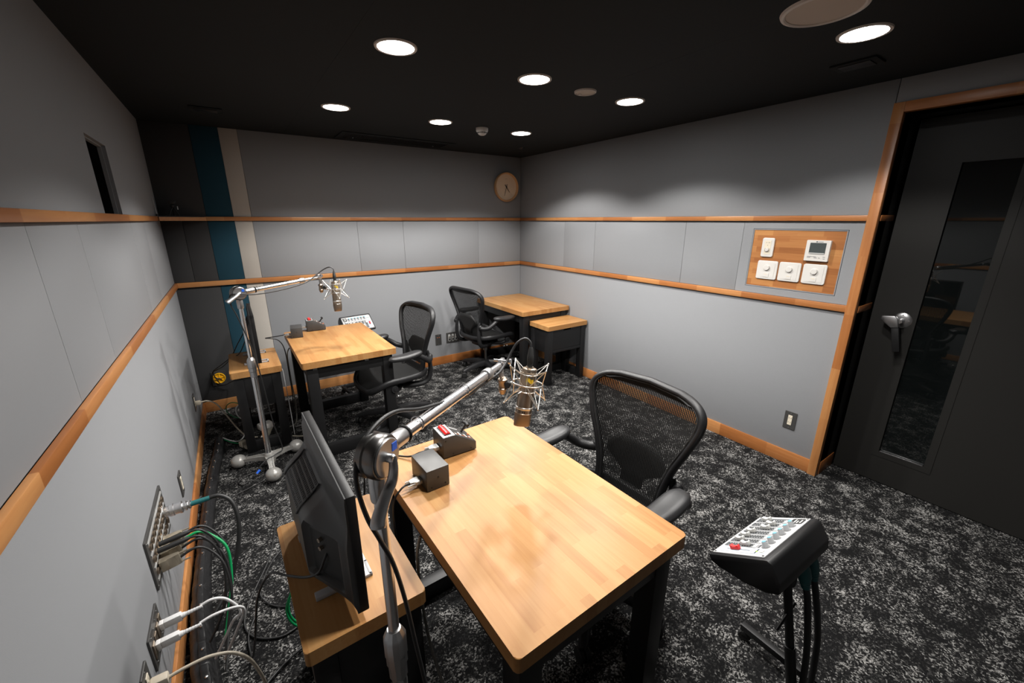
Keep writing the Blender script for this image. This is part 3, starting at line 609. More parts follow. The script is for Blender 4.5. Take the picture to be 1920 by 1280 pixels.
# ================================================================== DESKS AND SIDE TABLES
def make_desk(label, loc, rz):
    t = thing('desk', label, 'desk', loc, rz, 'wooden-topped desks')
    MB().prism(rrect(-0.30, -0.45, 0.30, 0.45, 0.012, 6), 0.658, 0.70, bev=0.0025).build('tabletop', 'desk_y', t, flat=True)
    L = 0.066; xi, yi = 0.275, 0.425
    for sx in (-1, 1):
        for sy in (-1, 1): B('leg', 'black', t, (sx * xi, sy * yi, 0), (sx * (xi - L), sy * (yi - L), 0.658), 0.002)
    for sy in (-1, 1):
        B('apron', 'black', t, (-xi + L, sy * (yi - 0.004), 0.578), (xi - L, sy * (yi - 0.036), 0.658), 0.0015)
        B('foot_rail', 'black', t, (-xi + L, sy * (yi - 0.006), 0.004), (xi - L, sy * (yi - 0.056), 0.082), 0.0015)
    for sx in (-1, 1): B('apron', 'black', t, (sx * (xi - 0.004), -yi + L, 0.578), (sx * (xi - 0.036), yi - L, 0.658), 0.0015)
    for x in (-0.225, 0.10):
        m = MB(); m.box((x - 0.012, -yi - 0.014, 0.655), (x + 0.012, -yi + 0.004, 0.658)); m.box((x - 0.012, -yi - 0.0005, 0.638), (x + 0.012, -yi + 0.004, 0.658)); m.cyl((x, -yi - 0.003, 0.645), (x, -yi, 0.645), 0.004, seg=8)
        m.build('bracket', 'steel', t)
    return t
desk_f = make_desk('front desk with glossy honey wooden top and black frame', (1.025, -3.0855, 0), R(1.4))
def dcopy(src, label, loc, rz):
    c = copy_tree(src); c['label'] = label; c.location = loc; c.rotation_euler = (0, 0, rz); return c
dcopy(desk_f, 'wooden desk near the striped back wall with the second microphone above it', (0.942, -0.885, 0), R(0.3))
dcopy(desk_f, 'wooden desk pushed into the back corner below the clock', (2.932, -0.463, 0), R(180))
def make_side(label, loc, rz):
    t = thing('side_table', label, 'side table', loc, rz, 'small wooden-topped side tables')
    MB().prism(rrect(-0.15, -0.25, 0.15, 0.25, 0.010, 6), 0.556, 0.598, bev=0.0025).build('tabletop', 'desk_y', t, flat=True)
    L = 0.056; xi, yi = 0.137, 0.237
    for sx in (-1, 1):
        for sy in (-1, 1): B('leg', 'black', t, (sx * xi, sy * yi, 0), (sx * (xi - L), sy * (yi - L), 0.556), 0.002)
    for sy in (-1, 1):
        B('end_panel', 'black', t, (-xi + L, sy * (yi - 0.004), 0.33), (xi - L, sy * (yi - 0.022), 0.556), 0.001)
        B('foot_rail', 'black', t, (-xi + L, sy * (yi - 0.004), 0.004), (xi - L, sy * (yi - 0.044), 0.08), 0.0015)
    B('side_panel', 'black', t, (-xi + 0.006, -yi + L, 0.33), (-xi + 0.024, yi - L, 0.556), 0.001)
    B('drawer_rail', 'black', t, (xi - 0.002, -yi + L, 0.325), (xi - 0.03, yi - L, 0.352), 0.0015)
    m = MB(); a, b = -yi + L + 0.002, yi - L - 0.002; x0, x1 = xi - 0.006, xi - 0.024
    m.box((x0, a, 0.354), (x1, b, 0.535)); m.box((x0, a, 0.535), (x1, -0.045, 0.552)); m.box((x0, 0.045, 0.535), (x1, b, 0.552))
    m.box((x1, a + 0.01, 0.365), (-xi + 0.03, b - 0.01, 0.375)); dr = m.build('drawer_front', 'black', t, flat=True)
    return t
side_f = make_side('front side table carrying a black monitor seen from behind', (0.526, -2.946, 0), R(180 + 1.2))
dcopy(side_f, 'side table by the striped wall carrying the far monitor', (0.409, -0.712, 0), R(180))
dcopy(side_f, 'empty low side table with drawer beside the corner desk', (2.982, -1.036, 0), R(-90))

# ================================================================== CHAIRS
def make_chair():
    t = thing('office_chair', 'black mesh office chair', 'office chair', group='black mesh office chairs')
    # --- back surface
    ctrl = [(-0.170, 0.375), (-0.196, 0.45), (-0.208, 0.535), (-0.222, 0.63), (-0.243, 0.725), (-0.270, 0.81), (-0.287, 0.875), (-0.293, 0.922)]
    hwc = [0.150, 0.152, 0.160, 0.185, 0.224, 0.254, 0.264, 0.264]
    def lerp(A, v):
        x = v * (len(A) - 1); i = min(int(x), len(A) - 2); f = x - i
        a, b, c, d = A[max(i - 1, 0)], A[i], A[i + 1], A[min(i + 2, len(A) - 1)]
        return 0.5 * ((2 * b) + (c - a) * f + (2 * a - 5 * b + 4 * c - d) * f * f + (3 * b - a - 3 * c + d) * f ** 3)
    xs, zs = [c[0] for c in ctrl], [c[1] for c in ctrl]
    def hw(v):
        w = lerp(hwc, v)
        if v > 0.72: w *= max(0.0, 1 - ((v - 0.72) / 0.28) ** 2.6) ** (1 / 2.6)
        if v < 0.08: w *= (1 - ((0.08 - v) / 0.08) ** 2 * 0.25)
        return w
    def BP(y, v, off=0.0):
        return Vector((lerp(xs, v) + 0.05 * (y / 0.27) ** 2 + off, y, lerp(zs, v)))
    vv = [i / 46 for i in range(47)]
    right = [BP(hw(v), v) for v in vv]; left = [BP(-hw(v), v) for v in vv]
    top = right[-1]
    loop = right[:-1] + [BP(0, 1.0)] + left[:-1][::-1]
    base = [BP(y, 0.0) for y in (-0.08, 0.0, 0.08)]
    MB().tube(loop + base, 0.0135, 10, raw=True, closed=True, flat=1.45, up=(1, 0, 0)).build('back_frame', 'graphite', t, ang=60)
    # inner lip
    MB().tube([p + Vector((0.008, -0.014 * (1 if p.y > 0 else -1) * min(1, abs(p.y) / 0.05), -0.012 if p.z > 0.9 else 0)) for p in loop], 0.006, 6, raw=True).build('back_lip', 'rubber', t, ang=60)
    m = MB(); pitch = 0.0078; nv = 64
    k = -34
    for k in range(-35, 36):
        y = k * pitch; run = []
        for i in range(nv + 1):
            v = i / nv
            ok = abs(y) < hw(v) - 0.006
            if ok: run.append(v)
            if (not ok or i == nv) and len(run) > 1:
                vs = []; 
                for q in run: vs += [BP(y - 0.0030, q), BP(y + 0.0030, q)]
                m.add(vs, [(2 * j, 2 * j + 1, 2 * j + 3, 2 * j + 2) for j in range(len(run) - 1)])
            if not ok: run = []
    for i in range(1, 60):
        v = i / 60; w = hw(v) - 0.004
        if w < 0.02: continue
        n = 14; th = 0.0007 if i < 53 else 0.0045; vs = []
        for j in range(n + 1):
            y = -w + 2 * w * j / n; p = BP(y, v, -0.0008); vs += [p + Vector((0, 0, -th)), p + Vector((0, 0, th))]
        m.add(vs, [(2 * j, 2 * j + 1, 2 * j + 3, 2 * j + 2) for j in range(n)])
    m.build('back_mesh', 'mesh', t)
    # lumbar pad with wings behind the mesh
    m = MB(); vs, fs = [], []
    zz = [(0.47, 0.05), (0.52, 0.055), (0.56, 0.10), (0.60, 0.14), (0.635, 0.145), (0.66, 0.10)]
    for q, (z, w) in enumerate(zz):
        v = (z - 0.375) / 0.547
        for j in range(9):
            y = -w + 2 * w * j / 8; p = BP(y, v, -0.018); vs.append((p.x, y, z - 0.03 * (abs(y) / 0.14) ** 2 + (0.02 if q == 5 else 0) * (abs(y) / 0.14)))
    for q in range(len(zz) - 1):
        for j in range(8): fs.append((q * 9 + j, q * 9 + j + 1, (q + 1) * 9 + j + 1, (q + 1) * 9 + j))
    o = m.add(vs, fs).build('lumbar_pad', 'rubber', t, ang=50); md = o.modifiers.new('thickness', 'SOLIDIFY'); md.thickness = 0.010; md.offset = -1
    for s in (-1, 1):
        MB().tube([(-0.02, s * 0.13, 0.352), (-0.14, s * 0.165, 0.345), (-0.205, s * 0.183, 0.37), (-0.228, s * 0.188, 0.44), (-0.226, s * 0.186, 0.53), (-0.212, s * 0.182, 0.60)], lambda q: 0.026 - 0.012 * q, 10, flat=0.7).build('back_upright', 'graphite', t)
        MB().ball((-0.222, s * 0.205, 0.560), 0.021, 14, 8).build('arm_knob', 'graphite', t)
        a = MB().tube([(-0.222, s * 0.198, 0.553), (-0.205, s * 0.232, 0.545), (-0.170, s * 0.270, 0.555), (-0.13, s * 0.288, 0.585), (-0.085, s * 0.29, 0.612), (-0.03, s * 0.29, 0.618)], lambda q: 0.0225 - 0.005 * q, 12).build('arm_support', 'graphite', t)
        # pad
        pm = MB(); P = []; nl = 20
        for i in range(nl + 1):
            u = i / nl; x = -0.118 + 0.262 * u
            e = max(0.0, 1 - abs(2 * u - 1) ** 3.2) ** 0.5; wy = 0.049 * e * (1 - 0.16 * u); ht = 0.021 * max(e, 0.02) ** 0.6
            zc = 0.634 + 0.004 * math.cos(u * math.pi * 2) - 0.012 * u * u
            P.append((x, wy, ht, zc))
        vs, fs = [], []; sg = 14
        for x, wy, ht, zc in P:
            for j in range(sg):
                an = 2 * math.pi * j / sg; c, s_ = math.cos(an), math.sin(an)
                vs.append((x, s * (0.290 + 0.02 * (x + 0.1)) + wy * math.copysign(abs(c) ** 0.7, c), zc + ht * math.copysign(abs(s_) ** 0.75, s_)))
        for i in range(nl):
            for j in range(sg): fs.append((i * sg + j, i * sg + (j + 1) % sg, (i + 1) * sg + (j + 1) % sg, (i + 1) * sg + j))
        pm.add(vs, fs).build('arm_pad', 'armpad', t, ang=70)
    # --- seat
    def SPt(x, y):
        w = y / 0.25
        return Vector((x, y, 0.425 + 0.026 * w * w - 0.010 * math.cos(x * 6) - (0.075 * ((x - 0.10) / 0.15) ** 2 if x > 0.10 else 0)))
    out = []
    for i in range(40):
        a = 2 * math.pi * i / 40; c, s_ = math.cos(a), math.sin(a)
        out.append(SPt(0.015 + 0.235 * math.copysign(abs(c) ** 0.55, c), 0.245 * math.copysign(abs(s_) ** 0.55, s_) * (1 - 0.10 * (c < 0) * abs(c))))
    MB().tube(out, 0.015, 10, raw=True, closed=True, flat=1.55, up=(0, 0, 1)).build('seat_frame', 'graphite', t, ang=60)
    m = MB(); n = 18; vs, fs = [], []
    for p in [0.15 + 0.85 * q / 5 for q in range(6)]:
        for o_ in out:
            x, y = 0.015 + (o_.x - 0.015) * p, o_.y * p; q = SPt(x, y); vs.append((q.x, q.y, q.z - 0.004 - 0.012 * (1 - p * p)))
    for q in range(5):
        for j in range(40): fs.append((q * 40 + j, q * 40 + (j + 1) % 40, (q + 1) * 40 + (j + 1) % 40, (q + 1) * 40 + j))
    fs.append(tuple(range(40))); m.add(vs, fs).build('seat_mesh', 'mesh', t, ang=70)
    # --- mechanism
    m = MB(); m.prism([(-0.13, -0.075), (0.12, -0.06), (0.14, 0), (0.12, 0.06), (-0.13, 0.075)], 0.315, 0.375, bev=0.012); m.build('tilt_housing', 'graphite', t)
    for s in (-1, 1):
        MB().tube([(-0.04, s * 0.05, 0.35), (0.02, s * 0.15, 0.345), (0.08, s * 0.215, 0.365), (0.095, s * 0.228, 0.40)], lambda q: 0.02 - 0.005 * q, 10).build('seat_arm', 'graphite', t)
        MB().lathe([(0, -0.012), (0.024, -0.012), (0.027, -0.006), (0.027, 0.006), (0.024, 0.012), (0.010, 0.012), (0.010, 0.016), (0, 0.016)], 20, Matrix.Translation((0.095, s * 0.238, 0.385)) @ frame_to((0, s, 0))).build('seat_pivot', 'graphite', t)
        for dx in (-0.02, 0.02): MB().ball((0.085 + dx, s * 0.222, 0.318), 0.009, 10, 6).build('lever_tip', 'chrome', t)
        MB().cyl((0.04, s * 0.06, 0.335), (0.085, s * 0.222, 0.322), 0.006, 0.005, 8).build('lever', 'graphite', t)
    MB().lathe([(0, 0.11), (0.014, 0.11), (0.014, 0.24), (0.026, 0.24), (0.026, 0.32), (0, 0.32)], 20).build('gas_column', 'steel_dark', t)
    bs = MB().lathe([(0, 0.075), (0.036, 0.075), (0.042, 0.09), (0.040, 0.125), (0.028, 0.135), (0, 0.135)], 24).build('base_hub', 'graphite', t)
    for i in range(5):
        an = R(72 * i + 36); ca, sa = math.cos(an), math.sin(an); X = Matrix.Rotation(an, 4, 'Z')
        vs, fs = [], []; prof = [(0.03, 0.030, 0.105, 0.052), (0.12, 0.026, 0.103, 0.046), (0.22, 0.021, 0.088, 0.036), (0.285, 0.018, 0.073, 0.026), (0.302, 0.010, 0.068, 0.016)]
        for x, w, z, h_ in prof:
            for dy, dzz in ((-w, -h_ / 2), (-w, h_ * 0.2), (-w * 0.55, h_ / 2), (w * 0.55, h_ / 2), (w, h_ * 0.2), (w, -h_ / 2)): vs.append((x, dy, z + dzz))
        for q in range(len(prof) - 1):
            for j in range(6): fs.append((q * 6 + j, q * 6 + (j + 1) % 6, (q + 1) * 6 + (j + 1) % 6, (q + 1) * 6 + j))
        fs += [tuple(range(6)), tuple(24 + j for j in range(6))]
        lg = MB(X).add(vs, fs).build('base_leg', 'graphite', t, ang=45)
        Y_ = X @ Matrix.Translation((0.285, 0, 0)) @ Matrix.Rotation(R(40 + 53 * i), 4, 'Z')
        cs = MB(Y_); 
        for s in (-1, 1): cs.lathe([(0, 0), (0.026, 0), (0.029, 0.004), (0.029, 0.014), (0.024, 0.019), (0, 0.020)], 20, Matrix.Translation((0, s * 0.004, 0.029)) @ frame_to((0, s, 0)))
        cs.cyl((0, 0, 0.03), (0, 0, 0.062), 0.007, seg=10)
        cs.build('caster', 'rubber', lg)
    return t
ch_f = make_chair(); ch_f['label'] = 'black mesh office chair at the front desk, its back turned to the wall'
ch_f.location = (1.447, -3.085, 0); ch_f.rotation_euler = (0, 0, R(180 + 3))
dcopy(ch_f, 'black mesh office chair at the desk near the striped wall', (1.285, -1.06, 0), R(180 + 6))
dcopy(ch_f, 'black mesh office chair facing the corner desk', (2.47, -0.47, 0), R(8))

# ================================================================== MICROPHONE STANDS, MICROPHONES
def tip_frame(p0, p1):
    """matrix with local x from p0 to p1, z close to world up"""
    x = (Vector(p1) - Vector(p0)).normalized(); z = Vector((0, 0, 1)); y = z.cross(x).normalized(); z = x.cross(y)
    return Matrix(((x.x, y.x, z.x, p0[0]), (x.y, y.y, z.y, p0[1]), (x.z, y.z, z.z, p0[2]), (0, 0, 0, 1)))
def mic_stand(label, px, py, head, tip, base_rot, lever_pts, disc_side):
    t = thing('microphone_stand', label, 'microphone stand', (px, py, 0), group='boom microphone stands')
    hub = MB().lathe([(0, 0.03), (0.03, 0.03), (0.034, 0.05), (0.032, 0.085), (0.024, 0.10), (0, 0.10)], 20).build('base_hub', 'hammer', t)
    for i in range(3):
        X = Matrix.Rotation(R(base_rot + 120 * i), 4, 'Z')
        vs, fs = [], []; prof = [(0.015, 0.027, 0.072, 0.030), (0.06, 0.020, 0.070, 0.024), (0.12, 0.016, 0.062, 0.020), (0.17, 0.018, 0.052, 0.018)]
        for x, w, z, h_ in prof:
            for dy, dz_ in ((-w, -h_ * 0.6), (-w, h_ * 0.5), (-w * 0.55, h_ * 0.5), (-w * 0.4, h_ * 0.1), (w * 0.4, h_ * 0.1), (w * 0.55, h_ * 0.5), (w, h_ * 0.5), (w, -h_ * 0.6)): vs.append((x, dy, z + dz_))
        for q in range(3):
            for j in range(8): fs.append((q * 8 + j, q * 8 + (j + 1) % 8, (q + 1) * 8 + (j + 1) % 8, (q + 1) * 8 + j))
        fs += [tuple(range(8)), tuple(24 + j for j in range(8))]
        lg = MB(X).add(vs, fs).build('base_leg', 'hammer', t)
        MB(X).ball((0.195, 0, 0.046), 0.046, 24, 14, sq=(1, 1, 0.92)).build('ball_foot', 'hammer', lg)
    MB().lathe([(0, 0.08), (0.0165, 0.08), (0.0165, 0.66), (0, 0.66)], 20).build('lower_pole', 'chrome', t)
    MB().lathe([(0, 0.63), (0.019, 0.63), (0.0195, 0.665), (0.022, 0.668), (0.022, 0.690), (0.0235, 0.693), (0.0235, 0.735), (0.021, 0.742), (0.014, 0.756), (0, 0.756)], 12).build('height_collar', 'steel', t, ang=20)
    MB().lathe([(0, 0.74), (0.0112, 0.74), (0.0112, head - 0.05), (0, head - 0.05)], 18).build('upper_pole', 'chrome', t)
    MB().lathe([(0, head - 0.092), (0.015, head - 0.092), (0.0165, head - 0.085), (0.0165, head - 0.05), (0.013, head - 0.03), (0, head - 0.03)], 18).build('pole_socket', 'steel', t)
    H = (0, 0, head); tl = (tip[0] - px, tip[1] - py, tip[2]); X = tip_frame(H, tl); L = (Vector(tl) - Vector(H)).length
    s = disc_side
    # joint: rounded body plus a face disc on each side, axis = local y
    A = X @ frame_to((0, s, 0))
    j = MB(A).lathe([(0, -0.018), (0.034, -0.018), (0.0405, -0.013), (0.0405, -0.002), (0.037, 0.0), (0.037, 0.004), (0.0405, 0.006), (0.0405, 0.019), (0.038, 0.023), (0, 0.023)], 36).build('swivel_joint', 'steel_dark', t)
    MB(X).prism([(0.036 * math.cos(a), 0.036 * math.sin(a)) for a in [R(-60 + 120 * i / 12) for i in range(13)]] + [(-0.01, 0.03), (-0.01, -0.03)], -0.018, 0.018, frame_to((0, s, 0))).build('joint_body', 'steel', t)
    MB(A).lathe([(0, 0.023), (0.0345, 0.023), (0.035, 0.025), (0.033, 0.027), (0, 0.027)], 36).build('face_disc', 'steel', j)
    MB(A).lathe([(0, 0.027), (0.0085, 0.027), (0.0085, 0.037), (0.007, 0.040), (0, 0.040)], 14).build('joint_bolt', 'chrome', j)
    MB(X).box((0.012, s * 0.0265, 0.006), (0.026, s * 0.0280, 0.021)).build('blue_sticker', 'blue', j)
    lv = MB().tube(lever_pts(H, X, s), lambda q: 0.0066 + 0.0072 * q * (1.0 if q < 0.95 else 0.8), 12, flat=0.5, up=tuple(X.to_3x3() @ Vector((-0.82, s * 0.57, 0)))).build('clamp_lever', 'steel', j)
    m = MB(X); m.lathe([(0, 0.024), (0.0155, 0.024), (0.0165, 0.03), (0.0165, 0.085), (0.014, 0.09), (0, 0.09)], 20, frame_to((1, 0, 0))); m.build('boom_socket', 'steel', t)
    MB(X).torus((0.093, 0, 0), 0.0148, 0.0032, (1, 0, 0)).build('rubber_ring', 'rubber', t)
    e0 = L - 0.125
    MB(X).cyl((0.085, 0, 0), (e0, 0, 0), 0.0128, None, 20).build('boom_tube', 'chrome', t)
    MB(X).lathe([(0, e0 - 0.012), (0.0165, e0 - 0.012), (0.0175, e0 - 0.008), (0.0175, e0 + 0.016), (0.015, e0 + 0.022), (0, e0 + 0.022)], 24, frame_to((1, 0, 0))).build('boom_collar', 'steel', t)
    MB(X).cyl((e0 + 0.02, 0, 0), (L, 0, 0), 0.0095, None, 16).build('inner_boom', 'chrome', t)
    m = MB(X); m.lathe([(0, L - 0.012), (0.0125, L - 0.012), (0.0125, L + 0.012), (0, L + 0.012)], 16, frame_to((1, 0, 0))); m.box((L - 0.014, -0.006, 0.008), (L + 0.02, 0.006, 0.018), 0.002)
    m.cyl((L, -0.024, 0.012), (L, 0.024, 0.012), 0.004, None, 10); m.cyl((L + 0.002, -0.026, 0.012), (L + 0.002, -0.034, 0.012), 0.009, None, 12); m.build('end_clamp', 'chrome', t)
    MB(X).box((L - 0.004, -0.006, -0.045), (L + 0.012, 0.006, 0.006), 0.002).build('drop_bracket', 'steel', t)
    for q in (0.13, 0.34): MB(X).torus((q * L / 0.6, 0, 0.003), 0.0152, 0.0014, (1, 0, 0.1), 20, 6).build('cable_clip', 'chrome', t)
    return t, X, L
def mic_and_mount(tipw, axis_top, axis_bot, labels, toward, turn):
    """mic hangs upside down; axis_top = rear of the body, axis_bot = grille end"""
    at, ab = Vector(axis_top), Vector(axis_bot); dn = (ab - at).normalized(); LM = 0.200
    side = (Vector(toward) - at); side = (side - dn * side.dot(dn)).normalized(); y = dn.cross(side)
    X = Matrix(((side.x, y.x, dn.x, at.x), (side.y, y.y, dn.y, at.y), (side.z, y.z, dn.z, at.z), (0, 0, 0, 1)))
    t = thing('microphone', labels[0], 'microphone', group='studio condenser microphones')
    MB(X).lathe([(0, -0.004), (0.012, -0.004), (0.013, 0.0), (0.0225, 0.002), (0.0245, 0.006), (0.0245, 0.014), (0.0235, 0.016), (0.0245, 0.018), (0.0255, 0.024), (0.027, 0.134), (0, 0.134)], 36).build('body', 'nickel', t)
    MB(X).lathe([(0.0265, 0.130), (0.0285, 0.132), (0.0285, 0.137), (0.027, 0.139)], 36).build('ring', 'wire', t)
    MB(X).lathe([(0, 0.138), (0.0272, 0.138), (0.0272, 0.152), (0, 0.152)], 36).build('collar', 'nickel', t)
    # wedge-shaped head basket: wide in y, narrowing in x, with a frame rib
    vs, fs = [], []; sg = 32; lv = [(0.152, 1.0, 1.0), (0.165, 0.97, 1.0), (0.185, 0.76, 0.99), (0.196, 0.56, 0.97), (0.200, 0.42, 0.92)]
    for z, fx, fy in lv:
        for k in range(sg):
            a = 2 * math.pi * k / sg; c, s_ = math.cos(a), math.sin(a)
            vs.append((0.0265 * fx * math.copysign(abs(c) ** 0.8, c), 0.0265 * fy * math.copysign(abs(s_) ** 0.8, s_), z))
    for q in range(len(lv) - 1):
        for k in range(sg): fs.append((q * sg + k, q * sg + (k + 1) % sg, (q + 1) * sg + (k + 1) % sg, (q + 1) * sg + k))
    fs.append(tuple((len(lv) - 1) * sg + k for k in range(sg)))
    XH = X @ Matrix.Rotation(turn, 4, 'Z')
    MB(XH).add(vs, fs).build('head_grille', 'grille', t, ang=50)
    MB(XH).tube([(0, -0.0268, 0.152), (0, -0.0262, 0.166), (0, -0.0260, 0.190), (0, -0.0245, 0.199), (0, -0.010, 0.2005), (0, 0.010, 0.2005), (0, 0.0245, 0.199), (0, 0.0260, 0.190), (0, 0.0262, 0.166), (0, 0.0268, 0.152)], 0.0022, 6, sub=3).build('head_rib', 'nickel', t)
    MB(X).torus((0, 0, 0.1525), 0.0268, 0.0015, seg=32, sseg=6).build('head_band', 'nickel', t)
    cd = (X.inverted() @ cam.location); ca = math.atan2(cd.y, cd.x)
    MB(X).box((0.0268, -0.005, 0.142), (0.0276, -0.002, 0.149), 0, Matrix.Rotation(ca, 4, 'Z')).build('badge', 'rubber', t); MB(X).box((0.0268, 0.001, 0.142), (0.0276, 0.004, 0.147), 0, Matrix.Rotation(ca, 4, 'Z')).build('badge', 'rubber', t)
    # yellow inventory sticker wrapped on the body
    vs, fs = [], []
    for i in range(7):
        a = ca - 0.75 + i * 0.16
        for z in (0.030, 0.044): vs.append((0.0262 * math.cos(a), 0.0262 * math.sin(a), z + 0.004 * math.sin(i)))
    fs = [(2 * i, 2 * i + 1, 2 * i + 3, 2 * i + 2) for i in range(6)]
    MB(X).add(vs, fs).build('yellow_sticker', 'sticker', t, ang=50)
    # shock mount
    s = thing('shock_mount', labels[1], 'shock mount', group='wire shock mounts')
    zc = 0.052
    MB(X).torus((0, 0, zc), 0.050, 0.0023, seg=36, sseg=8).build('outer_ring', 'wire', s)
    for z in (0.020, 0.078): MB(X).torus((0, 0, z), 0.0285, 0.0016, seg=30, sseg=6).build('inner_ring', 'wire', s)
    for k in range(6):
        a = R(30 + 60 * k); MB(X).cyl((0.0288 * math.cos(a), 0.0288 * math.sin(a), 0.02), (0.0288 * math.cos(a), 0.0288 * math.sin(a), 0.078), 0.0013, seg=6).build('basket_wire', 'wire', s)
    for k in range(4):
        for sg_, zt in ((1, zc - 0.062), (-1, zc + 0.062)):
            a = R(90 * k + (45 if sg_ > 0 else 52)); tipv = (0.080 * math.cos(a), 0.080 * math.sin(a), zt)
            m = MB(X)
            for da in (-34, 34):
                b = a + R(da); m.cyl((0.049 * math.cos(b), 0.049 * math.sin(b), zc), tipv, 0.0017, seg=6)
            m.ball(tipv, 0.0032, 8, 6)
            for da in (-26, 26):
                b = a + R(da); m.cyl((0.029 * math.cos(b), 0.029 * math.sin(b), 0.022 if sg_ > 0 else 0.076), tipv, 0.0011, seg=5)
            m.build('spider_wire', 'wire', s)
    # swivel: nickel cylinder hanging below the boom tip, knob towards the ring
    sw = Vector(tipw); c0 = sw + Vector((0, 0, -0.045)); c1 = sw + Vector((0, 0, -0.098)); mid = sw + Vector((0, 0, -0.072))
    MB().cyl(tuple(sw + Vector((0, 0, -0.03))), tuple(c0), 0.004, seg=10).build('swivel_pin', 'chrome', s)
    Y_ = Matrix.Translation(c1)
    MB(Y_).lathe([(0, -0.008), (0.008, -0.008), (0.0125, 0.0), (0.0135, 0.008), (0.0155, 0.010), (0.0155, 0.013), (0.0135, 0.015), (0.0135, 0.036), (0.016, 0.040), (0.016, 0.044), (0.008, 0.052), (0, 0.053)], 24).build('swivel', 'nickel', s)
    rc = X @ Vector((0, 0, zc)); d = (rc - mid); d.z = 0; d.normalize(); e = rc - d * 0.05
    MB().cyl(tuple(mid + d * 0.01), tuple(e), 0.006, 0.005, 12).build('swivel_arm', 'wire', s)
    p = mid + d * ((e - mid).length * 0.55)
    kn = MB(Matrix.Translation(p) @ frame_to((d.y, -d.x, 0.15)))
    kn.lathe([(0, -0.014), (0.010, -0.014), (0.013, -0.008), (0.013, 0.008), (0.010, 0.014), (0, 0.014)], 8); kn.build('clamp_knob', 'rubber', s, ang=15)
    return t, s, X
F_HEAD, F_TIP = 1.158, (1.060, -2.983, 1.106)
F_POLE = (0.543, -3.379)
def lever_down(H, X, s): return [X @ Vector(p) for p in ((0, s * 0.036, 0.004), (-0.004, s * 0.040, -0.016), (-0.006, s * 0.037, -0.040), (-0.026, s * 0.034, -0.066), (-0.040, s * 0.032, -0.092), (-0.043, s * 0.032, -0.108))]
def lever_side(H, X, s): return [X @ Vector(p) for p in ((0, s * 0.038, 0.0), (-0.02, s * 0.046, -0.002), (-0.05, s * 0.05, -0.015), (-0.085, s * 0.055, -0.03))]
st_f, XF, LF = mic_stand('chrome boom microphone stand in the foreground cut off below', F_POLE[0], F_POLE[1], F_HEAD, F_TIP, 30, lever_down, -1)
mic_and_mount((1.064, -2.985, 1.108), (1.137, -3.036, 1.094), (1.103, -3.040, 0.895), ('bronze studio microphone hanging above the front desk', 'wire spider shock mount around the front microphone'), (1.064, -2.985, 1.0), R(70))
L_HEAD, L_TIP, L_POLE = 1.150, (0.858, -1.035, 1.188), (0.390, -1.202)
st_l, XL, LL = mic_stand('chrome boom microphone stand with grey ball feet by the left wall', L_POLE[0], L_POLE[1], L_HEAD, L_TIP, 31, lever_side, -1)
mic_and_mount((0.862, -1.034, 1.190), (0.945, -1.083, 1.158), (0.938, -1.110, 0.962), ('bronze studio microphone hanging above the desk near the striped wall', 'wire spider shock mount around the far microphone'), (0.862, -1.034, 1.1), R(35))
def xlr(t, p, q):
    X = Matrix.Translation(p) @ frame_to(Vector(q) - Vector(p))
    MB(X).lathe([(0, 0), (0.0095, 0), (0.0095, 0.012), (0.0105, 0.014), (0.0105, 0.034), (0.0095, 0.038), (0.0075, 0.056), (0.0055, 0.062), (0, 0.062)], 18).build('connector', 'rubber', t)
    MB(X).box((-0.004, -0.0112, 0.004), (0.004, -0.0095, 0.011), 0.0005).build('latch', 'silver', t)
t = thing('microphone_cable', 'black cable running from the front microphone along its boom', 'cable')
xlr(t, (1.138, -3.0355, 1.099), (1.146, -3.03, 1.16))
MB().tube([(1.1462, -3.029, 1.160), (1.147, -3.024, 1.176), (1.135, -3.013, 1.188), (1.112, -3.003, 1.176), (1.090, -3.000, 1.148), (1.063, -3.008, 1.118), (1.02, -3.03, 1.098), (0.944, -3.075, 1.10), (0.85, -3.145, 1.110), (0.76, -3.215, 1.142), (0.67, -3.277, 1.172), (0.602, -3.322, 1.202), (0.552, -3.36, 1.203), (0.515, -3.388, 1.178), (0.503, -3.40, 1.13), (0.512, -3.405, 1.06), (0.530, -3.402, 1.0), (0.548, -3.406, 0.94), (0.562, -3.412, 0.85), (0.572, -3.420, 0.74), (0.585, -3.43, 0.6), (0.60, -3.45, 0.4), (0.62, -3.50, 0.15), (0.66, -3.60, 0.01)], 0.0042, 8).build('cord', 'cable', t)
t = thing('microphone_cable', 'black cable running from the far microphone along its boom and pole', 'cable')
xlr(t, (0.9452, -1.0823, 1.163), (0.9470, -1.076, 1.22))
MB().tube([(0.9470, -1.076, 1.222), (0.945, -1.070, 1.242), (0.925, -1.057, 1.252), (0.89, -1.044, 1.238), (0.84, -1.05, 1.206), (0.78, -1.085, 1.172), (0.70, -1.12, 1.152), (0.58, -1.165, 1.137), (0.47, -1.21, 1.135), (0.40, -1.245, 1.148), (0.352, -1.232, 1.145), (0.345, -1.225, 1.09), (0.362, -1.228, 1.03), (0.382, -1.232, 0.94), (0.402, -1.232, 0.84), (0.418, -1.228, 0.72), (0.43, -1.222, 0.55), (0.445, -1.215, 0.30), (0.47, -1.21, 0.115), (0.43, -1.25, 0.10), (0.36, -1.285, 0.09), (0.27, -1.33, 0.02), (0.225, -1.35, 0.008), (0.21, -1.30, 0.008), (0.26, -1.25, 0.008), (0.34, -1.24, 0.008)], 0.0036, 8).build('cord', 'cable', t)
MB().tube([(0.325, -1.302, 0.052), (0.305, -1.313, 0.038)], 0.007, 8, sub=2, flat=1.4).build('tape', 'blue', t)
